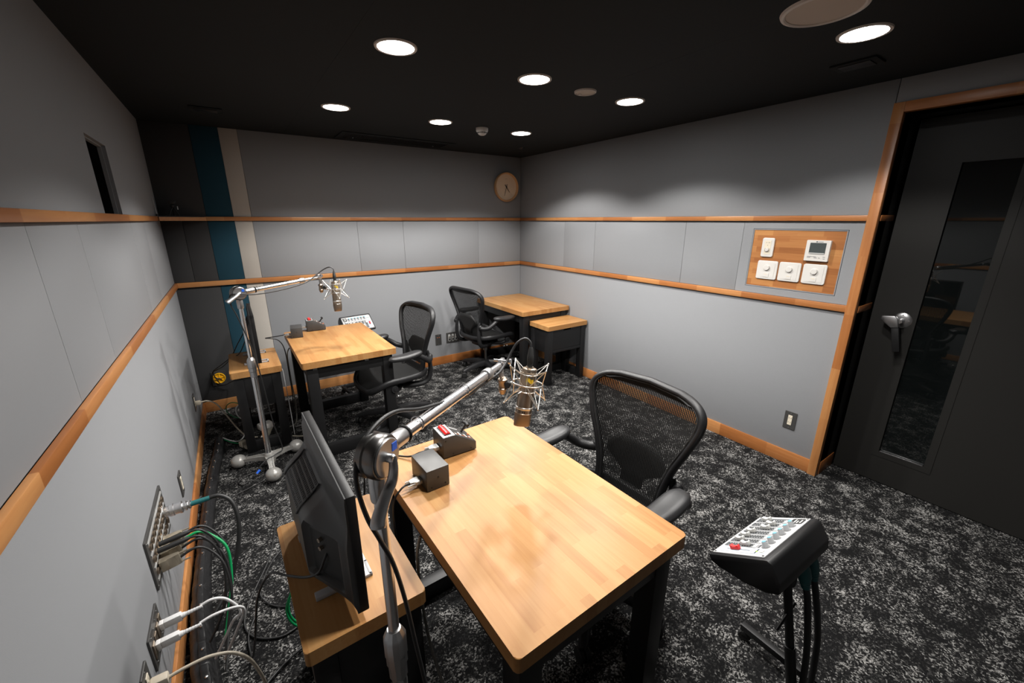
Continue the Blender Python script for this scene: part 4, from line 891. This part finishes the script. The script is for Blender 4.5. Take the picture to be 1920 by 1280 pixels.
cable('thin_cable', [(0.34, -1.37, 0.006), (0.27, -1.40, 0.006), (0.2, -1.43, 0.006), (0.145, -1.45, 0.008), (0.105, -1.46, 0.02)], 0.003, 'cable', 'thin black cable on the carpet from sleeve to mic stand foot')

# ================================================================== DESK BOXES
def jbox(label, loc, rz):
    t = thing('junction_box', label, 'junction box', loc, rz, 'grey junction boxes')
    MB().box((-0.04, -0.0625, 0.002), (0.04, 0.0625, 0.077), 0.0015).build('housing', 'boxgrey', t)
    for x, z in ((-0.025, 0.014), (0.025, 0.014), (0.0, 0.045)): MB().lathe([(0, 0.0015), (0.003, 0.001), (0.003, 0), (0, 0)], 10, Matrix.Translation((x, -0.0625, z)) @ frame_to((0, -1, 0))).build('screw', 'rubber', t)
    for x in (-0.03, 0.03):
        for y in (-0.05, 0.05): MB().cyl((x, y, 0), (x, y, 0.003), 0.006, seg=10).build('foot', 'rubber', t)
    return t
def dplug(t, T):
    MB(T).box((0, -0.0155, -0.006), (-0.006, 0.0155, 0.006), 0.001).build('shell', 'silver', t)
    MB(T).prism([(-0.006, -0.016), (-0.022, -0.016), (-0.032, -0.008), (-0.04, -0.008), (-0.04, 0.008), (-0.032, 0.008), (-0.022, 0.016), (-0.006, 0.016)], -0.007, 0.007, bev=0.0015).build('hood', 'silver', t)
    for y in (-0.013, 0.013): MB(T).cyl((0, y, 0), (-0.05, y, 0), 0.002, seg=8).build('thumb_screw', 'silver', t)
    MB(T).cyl((-0.038, 0, 0), (-0.055, 0, 0), 0.0055, 0.004, 10).build('strain_relief', 'rubber', t)
def cuebox(label, loc, rz):
    t = thing('cue_box', label, 'cue box', loc, rz, 'cue boxes with a red lamp')
    S_ = Matrix.Rotation(R(90), 4, 'X')      # prism xy -> world xz, extruded along -y
    MB().prism([(-0.0675, 0.004), (0.0675, 0.004), (0.0675, 0.036), (-0.018, 0.088), (-0.0675, 0.088)], -0.05, 0.05, S_, bev=0.0012).build('housing', 'boxgrey', t)
    B('top_plate', 'silver', t, (-0.066, -0.047, 0.088), (-0.019, 0.047, 0.0892), 0.0004)
    vs = [(-0.054 + 0.0115 * (1 - math.cos(math.pi * i / 10)) , 0.0892 + 0.010 * math.sin(math.pi * i / 10)) for i in range(11)]
    MB().prism(vs + [(-0.031, 0.089), (-0.054, 0.089)], -0.034, 0.034, S_).build('red_lamp', 'red', t)
    m = MB()
    for a, b in (((-0.057, -0.037), (-0.054, 0.037)), ((-0.031, -0.037), (-0.028, 0.037)), ((-0.054, -0.037), (-0.031, -0.034)), ((-0.054, 0.034), (-0.031, 0.037))): m.box((a[0], a[1], 0.0892), (b[0], b[1], 0.0915))
    m.build('lamp_bezel', 'rubber', t)
    sl = Matrix.Translation((-0.018, 0, 0.0883)) @ Matrix.Rotation(math.atan2(0.052, 0.0855), 4, 'Y')    # local x runs down the slope
    MB(sl).box((0.002, -0.046, 0.0), (0.097, 0.046, 0.0008)).build('front_plate', 'plate', t)
    MB(sl).box((0.004, 0.018, 0.0008), (0.045, 0.024, 0.0012)).build('printed_stripe', 'print_white', t)
    for x in (0.012, 0.042, 0.072): MB(sl).box((x - 0.008, -0.034, 0.0008), (x + 0.014, -0.031, 0.0012)).build('printed_line', 'print_orange', t)
    for x, y, w in ((0.006, -0.04, 0.006), (0.028, -0.037, 0.008), (0.028, -0.022, 0.008), (0.056, -0.037, 0.008), (0.056, -0.022, 0.008), (0.078, -0.030, 0.006)): MB(sl).box((x, y, 0.0008), (x + w, y + 0.012, 0.0013)).build('lettering', 'print_white', t)
    MB(sl).cyl((0.058, 0.008, 0), (0.062, 0.008, 0.032), 0.0048, 0.0042, 10).build('talk_lever', 'rubber', t)
    MB(sl).tube([(0.060, -0.012, 0.037), (0.062, 0.008, 0.039), (0.060, 0.026, 0.037)], 0.0065, 10, sub=4).build('lever_knob', 'rubber', t)
    MB(sl).lathe([(0, 0.005), (0.005, 0.004), (0.006, 0), (0, 0)], 12, Matrix.Translation((0.088, 0.0, 0))).build('button', 'print_orange', t)
    for x, z in ((-0.058, 0.074), (0.045, 0.014), (-0.03, 0.014)): MB().lathe([(0, 0.0015), (0.0028, 0.001), (0.0028, 0), (0, 0)], 10, Matrix.Translation((x, -0.05, z)) @ frame_to((0, -1, 0))).build('screw', 'rubber', t)
    for x in (-0.055, 0.055):
        for y in (-0.038, 0.038): MB().cyl((x, y, 0), (x, y, 0.005), 0.006, seg=10).build('foot', 'rubber', t)
    dplug(t, Matrix.Translation((-0.0675, 0.0, 0.032)))
    return t
jb_f = jbox('grey junction box on the front desk with a plug at its left', (0.836, -2.879, 0.70), R(2)); 
dplug(jb_f, Matrix.Translation((-0.04, -0.01, 0.022)))
cue_f = cuebox('sloped grey cue box with red lamp on the front desk', (0.994, -2.747, 0.70), R(-1))
c = dcopy(jb_f, 'grey junction box on the desk near the striped wall', (0.716, -0.610, 0.70), R(-6))
c = dcopy(cue_f, 'sloped grey cue box with red lamp on the desk near the striped wall', (0.872, -0.478, 0.70), R(-3))
cable('signal_cable', [(0.742, -2.893, 0.722), (0.725, -2.897, 0.716), (0.702, -2.899, 0.69), (0.694, -2.899, 0.64), (0.694, -2.90, 0.55), (0.699, -2.903, 0.4), (0.697, -2.90, 0.2), (0.66, -2.85, 0.012)], 0.0032, 'cable', 'black cable dropping from the front junction box over the desk edge')
cable('signal_cable', [(0.872, -2.748, 0.732), (0.85, -2.742, 0.728), (0.82, -2.72, 0.712), (0.78, -2.672, 0.706), (0.74, -2.632, 0.704), (0.708, -2.605, 0.69), (0.68, -2.59, 0.60), (0.665, -2.57, 0.3), (0.66, -2.55, 0.01)], 0.0034, 'cable', 'black cable from the front cue box over the far desk edge')
cable('signal_cable', [(0.622, -0.610, 0.722), (0.56, -0.60, 0.716), (0.505, -0.59, 0.712), (0.54, -0.60, 0.706), (0.59, -0.60, 0.68), (0.617, -0.61, 0.60), (0.620, -0.61, 0.40), (0.618, -0.60, 0.2), (0.60, -0.58, 0.01)], 0.0036, 'cable', 'black cable looping out from the far junction box')
cable('hanging_cable', [(0.640, -0.75, 0.655), (0.617, -0.755, 0.60), (0.616, -0.755, 0.40), (0.620, -0.75, 0.2), (0.60, -0.74, 0.05), (0.52, -0.70, 0.012)], 0.0042, 'cable_grey', 'grey cable hanging beside the desk near the striped wall')
cable('hanging_cable', [(0.722, -3.06, 0.655), (0.705, -3.07, 0.60), (0.700, -3.09, 0.48), (0.705, -3.12, 0.32), (0.725, -3.17, 0.16), (0.76, -3.25, 0.03), (0.79, -3.33, 0.006)], 0.0046, 'cable_grey', 'grey cable hanging between front desk and front side table')

# ================================================================== MONITORS
def monitor(label, loc, rz, w=0.53, bulge=0.080):
    """screen faces local +x; origin on the table"""
    t = thing('monitor', label, 'monitor', loc, rz, 'black monitors')
    h0, h1, hw = 0.030, 0.362, w / 2
    MB().box((-0.012, -hw, h0), (0.010, hw, h1), 0.003).build('bezel', 'black_soft', t)
    B('screen', 'screen', t, (0.0098, -hw + 0.012, h0 + 0.02), (0.0106, hw - 0.012, h1 - 0.012), flat=True)
    # rear shell as a moulded surface: thin at the top, bulging below, with a recess for the sockets
    def ss(a, b, v): v = min(max((v - a) / (b - a), 0), 1); return v * v * (3 - 2 * v)
    def rear(y, z):
        fz = 0.16 * ss(0.0, 0.02, h1 - z) + 0.84 * ss(0.070, 0.150, h1 - z)
        fz *= 0.35 + 0.65 * ss(0.0, 0.035, z - h0)
        fy = min(max((y + hw - 0.012) / 0.15, 0), 1) * ss(0.0, 0.075, hw - y)
        rec = 0.2 * bulge * ss(0.040, 0.046, y + hw) * ss(-0.165, -0.159, -(y + hw)) * ss(0.0, 0.006, z - (h0 + 0.045)) * ss(0.0, 0.006, h1 - 0.135 - z)
        return -0.014 - bulge * fz * (0.12 + 0.88 * fy) + rec
    ny, nz = 90, 60; vs, fs = [], []
    for a in range(nz + 1):
        for b in range(ny + 1):
            y = -hw + 0.001 + (w - 0.002) * b / ny; z = h0 + 0.001 + (h1 - h0 - 0.002) * a / nz
            vs.append((rear(y, z), y, z))
    for a in range(nz):
        for b in range(ny): fs.append((a * (ny + 1) + b, a * (ny + 1) + b + 1, (a + 1) * (ny + 1) + b + 1, (a + 1) * (ny + 1) + b))
    k0 = len(vs)
    for b in range(ny + 1): vs += [(-0.011, vs[b][1], h0 + 0.001), (-0.011, vs[b][1], h1 - 0.001)]
    for b in range(ny): fs += [(b, b + 1, k0 + 2 * b + 2, k0 + 2 * b), (nz * (ny + 1) + b, nz * (ny + 1) + b + 1, k0 + 2 * b + 3, k0 + 2 * b + 1)]
    for b in (0, ny):
        fs.append(tuple([a * (ny + 1) + b for a in range(nz + 1)] + [k0 + 2 * b + 1, k0 + 2 * b]))
    MB().add(vs, fs).build('rear_shell', 'shell', t, ang=50)
    # vent holes on the sloping shoulder
    hm = MB(); z0, z1 = h1 - 0.084, h1 - 0.142
    for i in range(20):
        for j in range(6):
            y = -0.035 + i * 0.0098; z = z1 + (z0 - z1) * (j + 0.5) / 6; x = rear(y, z); sl = math.atan2(rear(y, z + 0.004) - rear(y, z - 0.004), 0.008)
            hm.box((-0.0008, -0.0033, -0.0046), (0.0008, 0.0033, 0.0046), 0, Matrix.Translation((x - 0.0003, y, z)) @ Matrix.Rotation(sl, 4, 'Y'))
    o = hm.build('vent_hole', 'rubber', t, flat=True); o['kind'] = 'stuff'
    for y in (-0.046, 0.166):
        MB().tube([(rear(y, z) - 0.003, y, z) for z in (h1 - 0.080, h1 - 0.10, h1 - 0.125, h1 - 0.145)], 0.0026, 8, sub=3).build('vent_rib', 'shell', t)
    vs, fs = [], []; y0, y1, za, zb = -hw + 0.047, -hw + 0.158, h0 + 0.052, h1 - 0.142
    for a in range(9):
        for b in range(9): y = y0 + (y1 - y0) * b / 8; z = za + (zb - za) * a / 8; vs.append((rear(y, z) - 0.0006, y, z))
    for a in range(8):
        for b in range(8): fs.append((a * 9 + b, a * 9 + b + 1, a * 9 + b + 10, a * 9 + b + 9))
    MB().add(vs, fs).build('port_recess', 'rubber', t, ang=50)  # dark sheet along the recess, its shade put into the colour
    for z in (0.190, 0.165):
        MB().lathe([(0.002, 0), (0.0055, 0), (0.0055, 0.009), (0.002, 0.009)], 14, Matrix.Translation((rear(-hw + 0.12, z), -hw + 0.12, z)) @ frame_to((-1, -0.4, 0))).build('antenna_jack', 'nickel', t)
    for y in (-0.125, 0.125):
        m = MB(); m.box((-0.092, y - 0.014, 0.0), (-0.004, y + 0.010, 0.012), 0.002); m.box((-0.004, y - 0.014, 0.0), (0.055, y - 0.006, 0.010), 0.002); m.box((0.045, y - 0.014, 0.0), (0.055, y + 0.045, 0.010), 0.002); m.box((-0.004, y + 0.037, 0.0), (0.055, y + 0.045, 0.010), 0.002)
        m.box((-0.008, y - 0.012, 0.008), (0.002, y + 0.02, 0.036), 0.001); m.build('stand_foot', 'feet', t)
    return t
monitor('black monitor seen from behind on the front side table', (0.518, -2.926, 0.598), R(1.5))
c = monitor('black monitor on the side table by the striped wall', (0.440, -0.690, 0.598), R(0), 0.49, 0.034)
cable('monitor_cable', [(0.480, -3.075, 0.765), (0.462, -3.085, 0.735), (0.445, -3.06, 0.68), (0.415, -3.01, 0.640), (0.375, -2.945, 0.613), (0.335, -2.88, 0.585), (0.29, -2.80, 0.45), (0.25, -2.70, 0.2), (0.22, -2.60, 0.03), (0.21, -2.48, 0.008), (0.235, -2.40, 0.007)], 0.0034, 'cable', 'black cable drooping from the back of the front monitor')
t = thing('white_remote', 'thin white slab lying on the front side table in front of the monitor', 'tablet', (0.538, -2.985, 0.598), R(2))
MB().prism(rrect(-0.035, -0.075, 0.035, 0.075, 0.004), 0.0, 0.009, bev=0.0015).build('case', 'white', t)

# ================================================================== MIXERS AND THEIR STANDS
def mixer(label, A, yaw, tilt, stand_label, base_xy, pole_top_s, cable_side=True):
    w, l = 0.262, 0.153
    cx = Vector((math.cos(yaw), math.sin(yaw), 0)); cy = Vector((math.sin(yaw) * math.cos(tilt), -math.cos(yaw) * math.cos(tilt), math.sin(tilt))); cz = cx.cross(cy)
    if cz.z < 0: cz = -cz
    X = Matrix(((cx.x, cy.x, cz.x, A[0]), (cx.y, cy.y, cz.y, A[1]), (cx.z, cy.z, cz.z, A[2]), (0, 0, 0, 1)))
    t = thing('personal_mixer', label, 'mixer', group='personal mixers on stands'); t.matrix_world = X
    e = 0.010
    YZ = Matrix(((0, 0, 1, 0), (1, 0, 0, 0), (0, 1, 0, 0), (0, 0, 0, 1)))     # prism xy -> local (y, z), extruded along x
    MB().prism([(-e, -0.002), (-e, -0.022), (0.008, -0.038), (l * 0.45, -0.068), (l * 0.80, -0.088), (l + 0.006, -0.088), (l + 0.020, -0.060), (l + 0.020, -0.012), (l + e, -0.002)], -e, w + e, YZ, bev=0.005).build('body', 'black_soft', t)
    fp = MB().prism(rrect(0, 0, w, l, 0.003), -0.002, 0.0006, bev=0.0004).build('faceplate', 'lightgrey', t, flat=True)
    for x, y in ((0.006, 0.006), (w - 0.006, 0.006), (0.006, l - 0.006), (w - 0.006, l - 0.006)): MB().lathe([(0, 0.0016), (0.0026, 0.0014), (0.003, 0.0006), (0, 0.0006)], 10, Matrix.Translation((x, y, 0))).build('screw', 'rubber', t)
    MB().prism(rrect(0.012, 0.012, 0.044, l - 0.012, 0.006), 0.0006, 0.0011).build('master_panel', 'paleblue', t)
    B('master_slot', 'rubber', t, (0.0272, 0.03, 0.0011), (0.0288, 0.098, 0.0015))
    def cap(x, s, mt):
        y = s * l; m = MB(YZ)
        m.prism([(y - 0.013, 0.002), (y + 0.013, 0.002), (y + 0.0125, 0.0125), (y + 0.0095, 0.0135), (y + 0.004, 0.0085), (y - 0.004, 0.0085), (y - 0.0095, 0.0135), (y - 0.0125, 0.0125)], x - 0.0056, x + 0.0056, bev=0.0008)
        m.build('fader_cap', mt, t)
    cap(0.028, 0.37, 'red_cap')
    B('power_led', 'led', t, (0.024, 0.116, 0.0011), (0.028, 0.121, 0.0018)); B('meter_bar', 'rubber', t, (0.015, 0.1165, 0.0011), (0.040, 0.1195, 0.0014)); B('talk_button', 'cream_pl', t, (0.022, 0.127, 0.0011), (0.034, 0.137, 0.0025), 0.0004)
    sl = [0.46, 0.235, 0.24, 0.25, 0.44, 0.45, 0.27]
    for i in range(7):
        x = 0.058 + i * 0.0288; x1 = 0.017 if i == 6 else 0.0115
        MB().prism(rrect(x - 0.0115, 0.008, x + x1, 0.104, 0.004), 0.0006, 0.0010).build('channel_strip', 'print_dark', t)
        B('fader_slot', 'rubber', t, (x - 0.0008, 0.014, 0.0010), (x + 0.0008, 0.090, 0.0014))
        m = MB()
        for k in range(10):
            for sx in (-0.0075, 0.0035): m.box((x + sx, 0.018 + k * 0.0078, 0.0010), (x + sx + 0.004, 0.0195 + k * 0.0078, 0.0013))
        m.build('scale_print', 'print_white', t, flat=True)
        B('name_strip', 'print_white', t, (x - 0.010, 0.092, 0.0010), (x + 0.010, 0.103, 0.0014))
        cap(x, sl[i], 'white_cap')
        if i < 6:
            MB().lathe([(0.0098, 0.0006), (0.0108, 0.0006), (0.0108, 0.0011), (0.0098, 0.0011)], 20, Matrix.Translation((x, 0.127, 0))).build('knob_ring', 'rubber', t)
            kb = MB().lathe([(0, 0.015), (0.0056, 0.015), (0.0078, 0.005), (0.0084, 0.0006), (0, 0.0006)], 20, Matrix.Translation((x, 0.127, 0))).build('knob', 'knob', t)
            MB().lathe([(0, 0.0165), (0.005, 0.016), (0.0055, 0.0148), (0, 0.0148)], 18, Matrix.Translation((x, 0.127, 0))).build('knob_cap', 'blue_cap', kb)
            B('printed_name', 'print_dark', t, (x - 0.009, 0.107, 0.0006), (x + 0.009, 0.113, 0.0009))
    MB().prism(rrect(0.219, 0.109, 0.254, 0.145, 0.005), 0.0006, 0.0011).build('logo_panel', 'rubber', t)
    for y, a, b in ((0.136, 0.225, 0.246), (0.127, 0.224, 0.240), (0.119, 0.226, 0.249)): B('lettering', 'print_white', t, (a, y, 0.0011), (b, y + 0.004, 0.0014))
    # stand
    s = thing('mixer_stand', stand_label, 'mixer stand', (base_xy[0], base_xy[1], 0), group='leaning mixer stands')
    fwd = -Vector((cy.x, cy.y, 0)).normalized()                   # towards the user
    P0 = X @ Vector((w / 2, l * pole_top_s, -0.085)); b = Vector((base_xy[0], base_xy[1], 0))
    top = P0 - b
    pole0 = Vector((0, 0, 0.07)); dirp = (top - pole0)
    MB().tube([tuple(pole0), tuple(top)], 0.0115, 12, raw=True).build('pole', 'black_soft', s)
    MB().tube([tuple(pole0), tuple(pole0 + dirp * 0.52)], 0.0145, 14, raw=True).build('pole_sleeve', 'black_soft', s)
    MB(Matrix.Translation(top) @ frame_to(dirp)).lathe([(0, -0.05), (0.020, -0.05), (0.024, -0.03), (0.024, 0.0), (0, 0.004)], 18).build('tilt_head', 'black_soft', s)
    mp = MB((Matrix.Translation(-b)) @ X); mp.box((w / 2 - 0.035, l * 0.45, -0.094), (w / 2 + 0.035, l - 0.01, -0.088), 0.001); mp.build('mount_plate', 'black_soft', s)
    q = pole0 + dirp * 0.72; sdv = Vector((-fwd.y, fwd.x, 0))
    MB().tube([tuple(q - sdv * 0.03 + Vector((0, 0, 0.02))), tuple(q + sdv * 0.06 - Vector((0, 0, 0.02)))], 0.004, 8, raw=True).build('clamp_bar', 'black_soft', s)
    ang = math.atan2(fwd.y, fwd.x); Rz = Matrix.Rotation(ang, 4, 'Z')
    B_ = MB(Rz); B_.box((-0.02, -0.19, 0.045), (0.02, 0.19, 0.07), 0.003); B_.build('cross_bar', 'black_soft', s)
    for sy in (-1, 1):
        lg = MB(Rz).box((-0.02, sy * 0.19 - 0.0125, 0.045), (0.26, sy * 0.19 + 0.0125, 0.070), 0.002).build('base_leg', 'black_soft', s)
        for xx in (0.0, 0.245):
            cst = MB(Rz @ Matrix.Translation((xx, sy * 0.19, 0.0)) @ Matrix.Rotation(R(25), 4, 'Z'))
            cst.lathe([(0, -0.008), (0.020, -0.008), (0.0225, -0.004), (0.0225, 0.004), (0.020, 0.008), (0, 0.008)], 18, Matrix.Translation((0, 0, 0.0225)) @ frame_to((0, 1, 0)))
            cst.box((-0.011, -0.012, 0.026), (0.011, 0.012, 0.046), 0.004); cst.build('caster', 'rubber', lg)
    return t, s, X
mx_f, ms_f, XMF = mixer('white-faced mixer with red fader on a stand by the front chair', (1.400, -3.574, 0.642), R(-1.3), R(33.4), 'black leaning stand with casters carrying the front mixer', (1.600, -3.800), 0.72)
mx_l, ms_l, XML = mixer('white-faced mixer with red fader behind the desk near the striped wall', (1.405, -0.240, 0.592), R(188), R(43), 'black stand carrying the far mixer behind the desk', (1.255, -0.205), 0.70)
for i, (x, lab) in enumerate(((0.165, 'dark cable with teal boot plugged under the front mixer, nearer one'), (0.215, 'dark cable with teal boot plugged under the front mixer, farther one'))):
    t = thing('mixer_cable', lab, 'cable', group=None)
    p = XMF @ Vector((x, 0.135, -0.090)); dn = (XMF.to_3x3() @ Vector((0.05, 0.18, -1))).normalized(); dn = (dn * 0.6 + Vector((0, 0, -1))).normalized()
    X = Matrix.Translation(p) @ frame_to(dn)
    m = MB(X); m.lathe([(0, 0), (0.015, 0), (0.0175, 0.012), (0.0175, 0.036), (0.0145, 0.040), (0.015, 0.045), (0.0125, 0.048), (0.0135, 0.053), (0.011, 0.056), (0.0118, 0.062), (0.0095, 0.068), (0, 0.068)], 16); m.build('boot', 'teal_rubber', t)
    a = p + dn * 0.06; dx = 0.02 * i
    MB().tube([tuple(a), tuple(a + dn * 0.05), (a.x + 0.015 + dx, a.y - 0.035, 0.38), (a.x + 0.02 + dx, a.y - 0.045, 0.26), (a.x + 0.005 + dx * .5, a.y - 0.06, 0.14), (a.x - 0.01, a.y - 0.10, 0.04), (a.x - 0.03, a.y - 0.2, 0.012), (a.x - 0.02, a.y - 0.4, 0.012)], 0.0088, 10).build('cord', 'cable', t)

# ================================================================== SMALL THINGS ON FLOOR AND SHELF
cable('floor_cable', [(0.58, -1.60, 0.006), (0.50, -1.66, 0.006), (0.42, -1.74, 0.006), (0.365, -1.82, 0.006), (0.34, -1.96, 0.006), (0.305, -2.10, 0.006), (0.255, -2.22, 0.006), (0.215, -2.32, 0.006), (0.200, -2.42, 0.006), (0.235, -2.50, 0.006), (0.32, -2.55, 0.006), (0.40, -2.53, 0.006)], 0.0038, 'cable', 'black cable in a long loop on the carpet left of the front side table')
cable('floor_cable', [(0.43, -2.40, 0.013), (0.36, -2.42, 0.007), (0.295, -2.37, 0.006), (0.262, -2.29, 0.010), (0.285, -2.20, 0.014), (0.33, -2.10, 0.006), (0.40, -2.02, 0.006)], 0.0034, 'cable', 'short black cable hooked round beside the front side table')
cable('green_cable', [(0.43, -2.60, 0.25), (0.39, -2.61, 0.265), (0.362, -2.625, 0.22), (0.36, -2.64, 0.17), (0.385, -2.65, 0.13), (0.42, -2.64, 0.12), (0.41, -2.61, 0.24), (0.38, -2.615, 0.25), (0.352, -2.63, 0.20), (0.36, -2.65, 0.15), (0.40, -2.66, 0.10)], 0.0042, 'cable_green', 'coil of green cable hanging by the front side table')
cable('white_cable', [(0.30, -3.02, 0.012), (0.34, -2.97, 0.06), (0.37, -2.94, 0.075), (0.40, -2.93, 0.07), (0.43, -2.92, 0.05)], 0.005, 'cable_white', 'white cable leading under the front side table')
cable('grey_cable', [(0.17, -2.80, 0.012), (0.25, -2.72, 0.01), (0.34, -2.66, 0.01), (0.44, -2.63, 0.012)], 0.0045, 'cable', 'black cable on the carpet at the lower edge by the front side table')
cable('green_cable', [(0.30, -0.60, 0.22), (0.23, -0.56, 0.25), (0.185, -0.52, 0.22), (0.18, -0.50, 0.16), (0.22, -0.52, 0.115), (0.29, -0.58, 0.11)], 0.0032, 'cable_green', 'dark green cable looping beside the far side table')
cable('white_cable', [(0.30, -0.56, 0.21), (0.255, -0.54, 0.21), (0.235, -0.54, 0.17), (0.25, -0.56, 0.12), (0.30, -0.60, 0.10)], 0.0045, 'cable_white', 'white cable looping beside the far side table')
cable('monitor_cable', [(0.378, -0.62, 0.78), (0.33, -0.55, 0.69), (0.27, -0.40, 0.56), (0.19, -0.20, 0.45), (0.135, -0.07, 0.38), (0.115, -0.03, 0.34), (0.14, -0.025, 0.25), (0.18, -0.03, 0.225), (0.23, -0.06, 0.25), (0.27, -0.2, 0.30)], 0.0036, 'cable', 'upper black cable from the far monitor to the yellow port')
cable('monitor_cable', [(0.378, -0.70, 0.74), (0.33, -0.60, 0.63), (0.27, -0.42, 0.55), (0.20, -0.22, 0.44), (0.14, -0.06, 0.37), (0.108, -0.022, 0.34), (0.105, -0.02, 0.27), (0.12, -0.02, 0.22)], 0.0034, 'cable', 'lower black cable from the far monitor to the yellow port')
cable('white_cable', [(0.125, -0.67, 0.045), (0.17, -0.72, 0.03), (0.22, -0.75, 0.02), (0.26, -0.73, 0.04), (0.285, -0.68, 0.09)], 0.0042, 'cable_white', 'white cable leaving the end of the black sleeve')
cable('green_cable', [(0.125, -0.675, 0.035), (0.19, -0.74, 0.012), (0.25, -0.78, 0.010), (0.31, -0.76, 0.015)], 0.003, 'cable_green', 'thin green cable leaving the end of the black sleeve')
t = thing('power_adapter', 'white power adapter under the far side table', 'adapter', (0.40, -0.78, 0.085), R(20))
MB().box((-0.045, -0.03, 0.0), (0.045, 0.03, 0.045), 0.010).build('housing', 'white', t); MB().tube([(0.045, 0, 0.02), (0.07, 0.01, 0.0), (0.06, 0.04, -0.03), (0.02, 0.05, -0.05)], 0.003, 8).build('cord', 'cable_white', t)
t = thing('power_strip', 'beige power strip lying under the far side table', 'power strip', (0.40, -0.72, 0.0), R(75))
MB().box((-0.13, -0.022, 0.0), (0.13, 0.022, 0.030), 0.005).build('housing', 'cream_pl', t)
for x in (-0.09, -0.045, 0.0, 0.045, 0.09):
    for y in (-0.006, 0.006): B('pin_hole', 'rubber', t, (x - 0.004, y - 0.001, 0.0298), (x + 0.004, y + 0.001, 0.0304))
t = thing('cable_plug', 'beige block plug with bundled cords beside the far side table', 'plug', (0.252, -0.845, 0.0), R(35))
MB().box((-0.022, -0.018, 0.018), (0.022, 0.018, 0.058), 0.004).build('block', 'cable_beige', t)
for k in range(3): MB().tube([(-0.008 + 0.006 * k, -0.015, 0.03), (-0.02 + 0.006 * k, -0.045, 0.02), (0.0 + 0.008 * k, -0.075, 0.008), (0.045 + 0.006 * k, -0.075, 0.006), (0.085, -0.045 + 0.008 * k, 0.006)], 0.0034, 8).build('cord', 'cable_beige', t)
cable('white_cable', [(0.60, -0.72, 0.006), (0.63, -0.76, 0.03), (0.67, -0.80, 0.035), (0.70, -0.86, 0.012), (0.66, -0.92, 0.006)], 0.003, 'cable_white', 'thin white cable on the carpet under the far desk')
cable('beige_cable', [(0.56, -0.86, 0.006), (0.62, -0.90, 0.006), (0.68, -0.90, 0.006), (0.74, -0.86, 0.006)], 0.0045, 'cable_beige', 'beige cable on the carpet under the far desk')
# mini tripod on the corner shelf
t = thing('mini_tripod', 'small black tripod on the dark corner shelf', 'tripod', (0.098, -0.085, UT1 + 0.003))
for a in (95, 215, 335):
    MB().tube([(0, 0, 0.062), (0.020 * math.cos(R(a)), 0.020 * math.sin(R(a)), 0.03), (0.032 * math.cos(R(a)), 0.032 * math.sin(R(a)), 0.003)], 0.004, 8, sub=3).build('leg', 'rubber', t)
MB().ball((0, 0, 0.07), 0.013, 14, 8).build('ball_head', 'rubber', t); MB().box((-0.022, -0.012, 0.083), (0.024, 0.012, 0.105), 0.003).build('camera_body', 'rubber', t)
MB().cyl((0.028, -0.014, 0.045), (0.028, -0.014, 0.068), 0.004, seg=10).build('lock_knob', 'steel', t)
t = thing('antenna', 'thin grey rod standing at the end of the upper left rail', 'rod', (0.012, -0.20, UT1 + 0.003))
MB().cyl((0, 0, 0), (-0.004, 0.0, 0.125), 0.003, 0.002, 8).build('rod', 'feet', t); MB().lathe([(0, 0.012), (0.006, 0.012), (0.008, 0), (0, 0)], 12).build('foot', 'rubber', t)
cable('white_cable', [(0.556, -0.90, 0.560), (0.564, -0.905, 0.54), (0.566, -0.905, 0.44), (0.570, -0.90, 0.30), (0.572, -0.88, 0.10), (0.575, -0.84, 0.006)], 0.0025, 'cable_white', 'thin white cable hanging down the right side of the far side table')
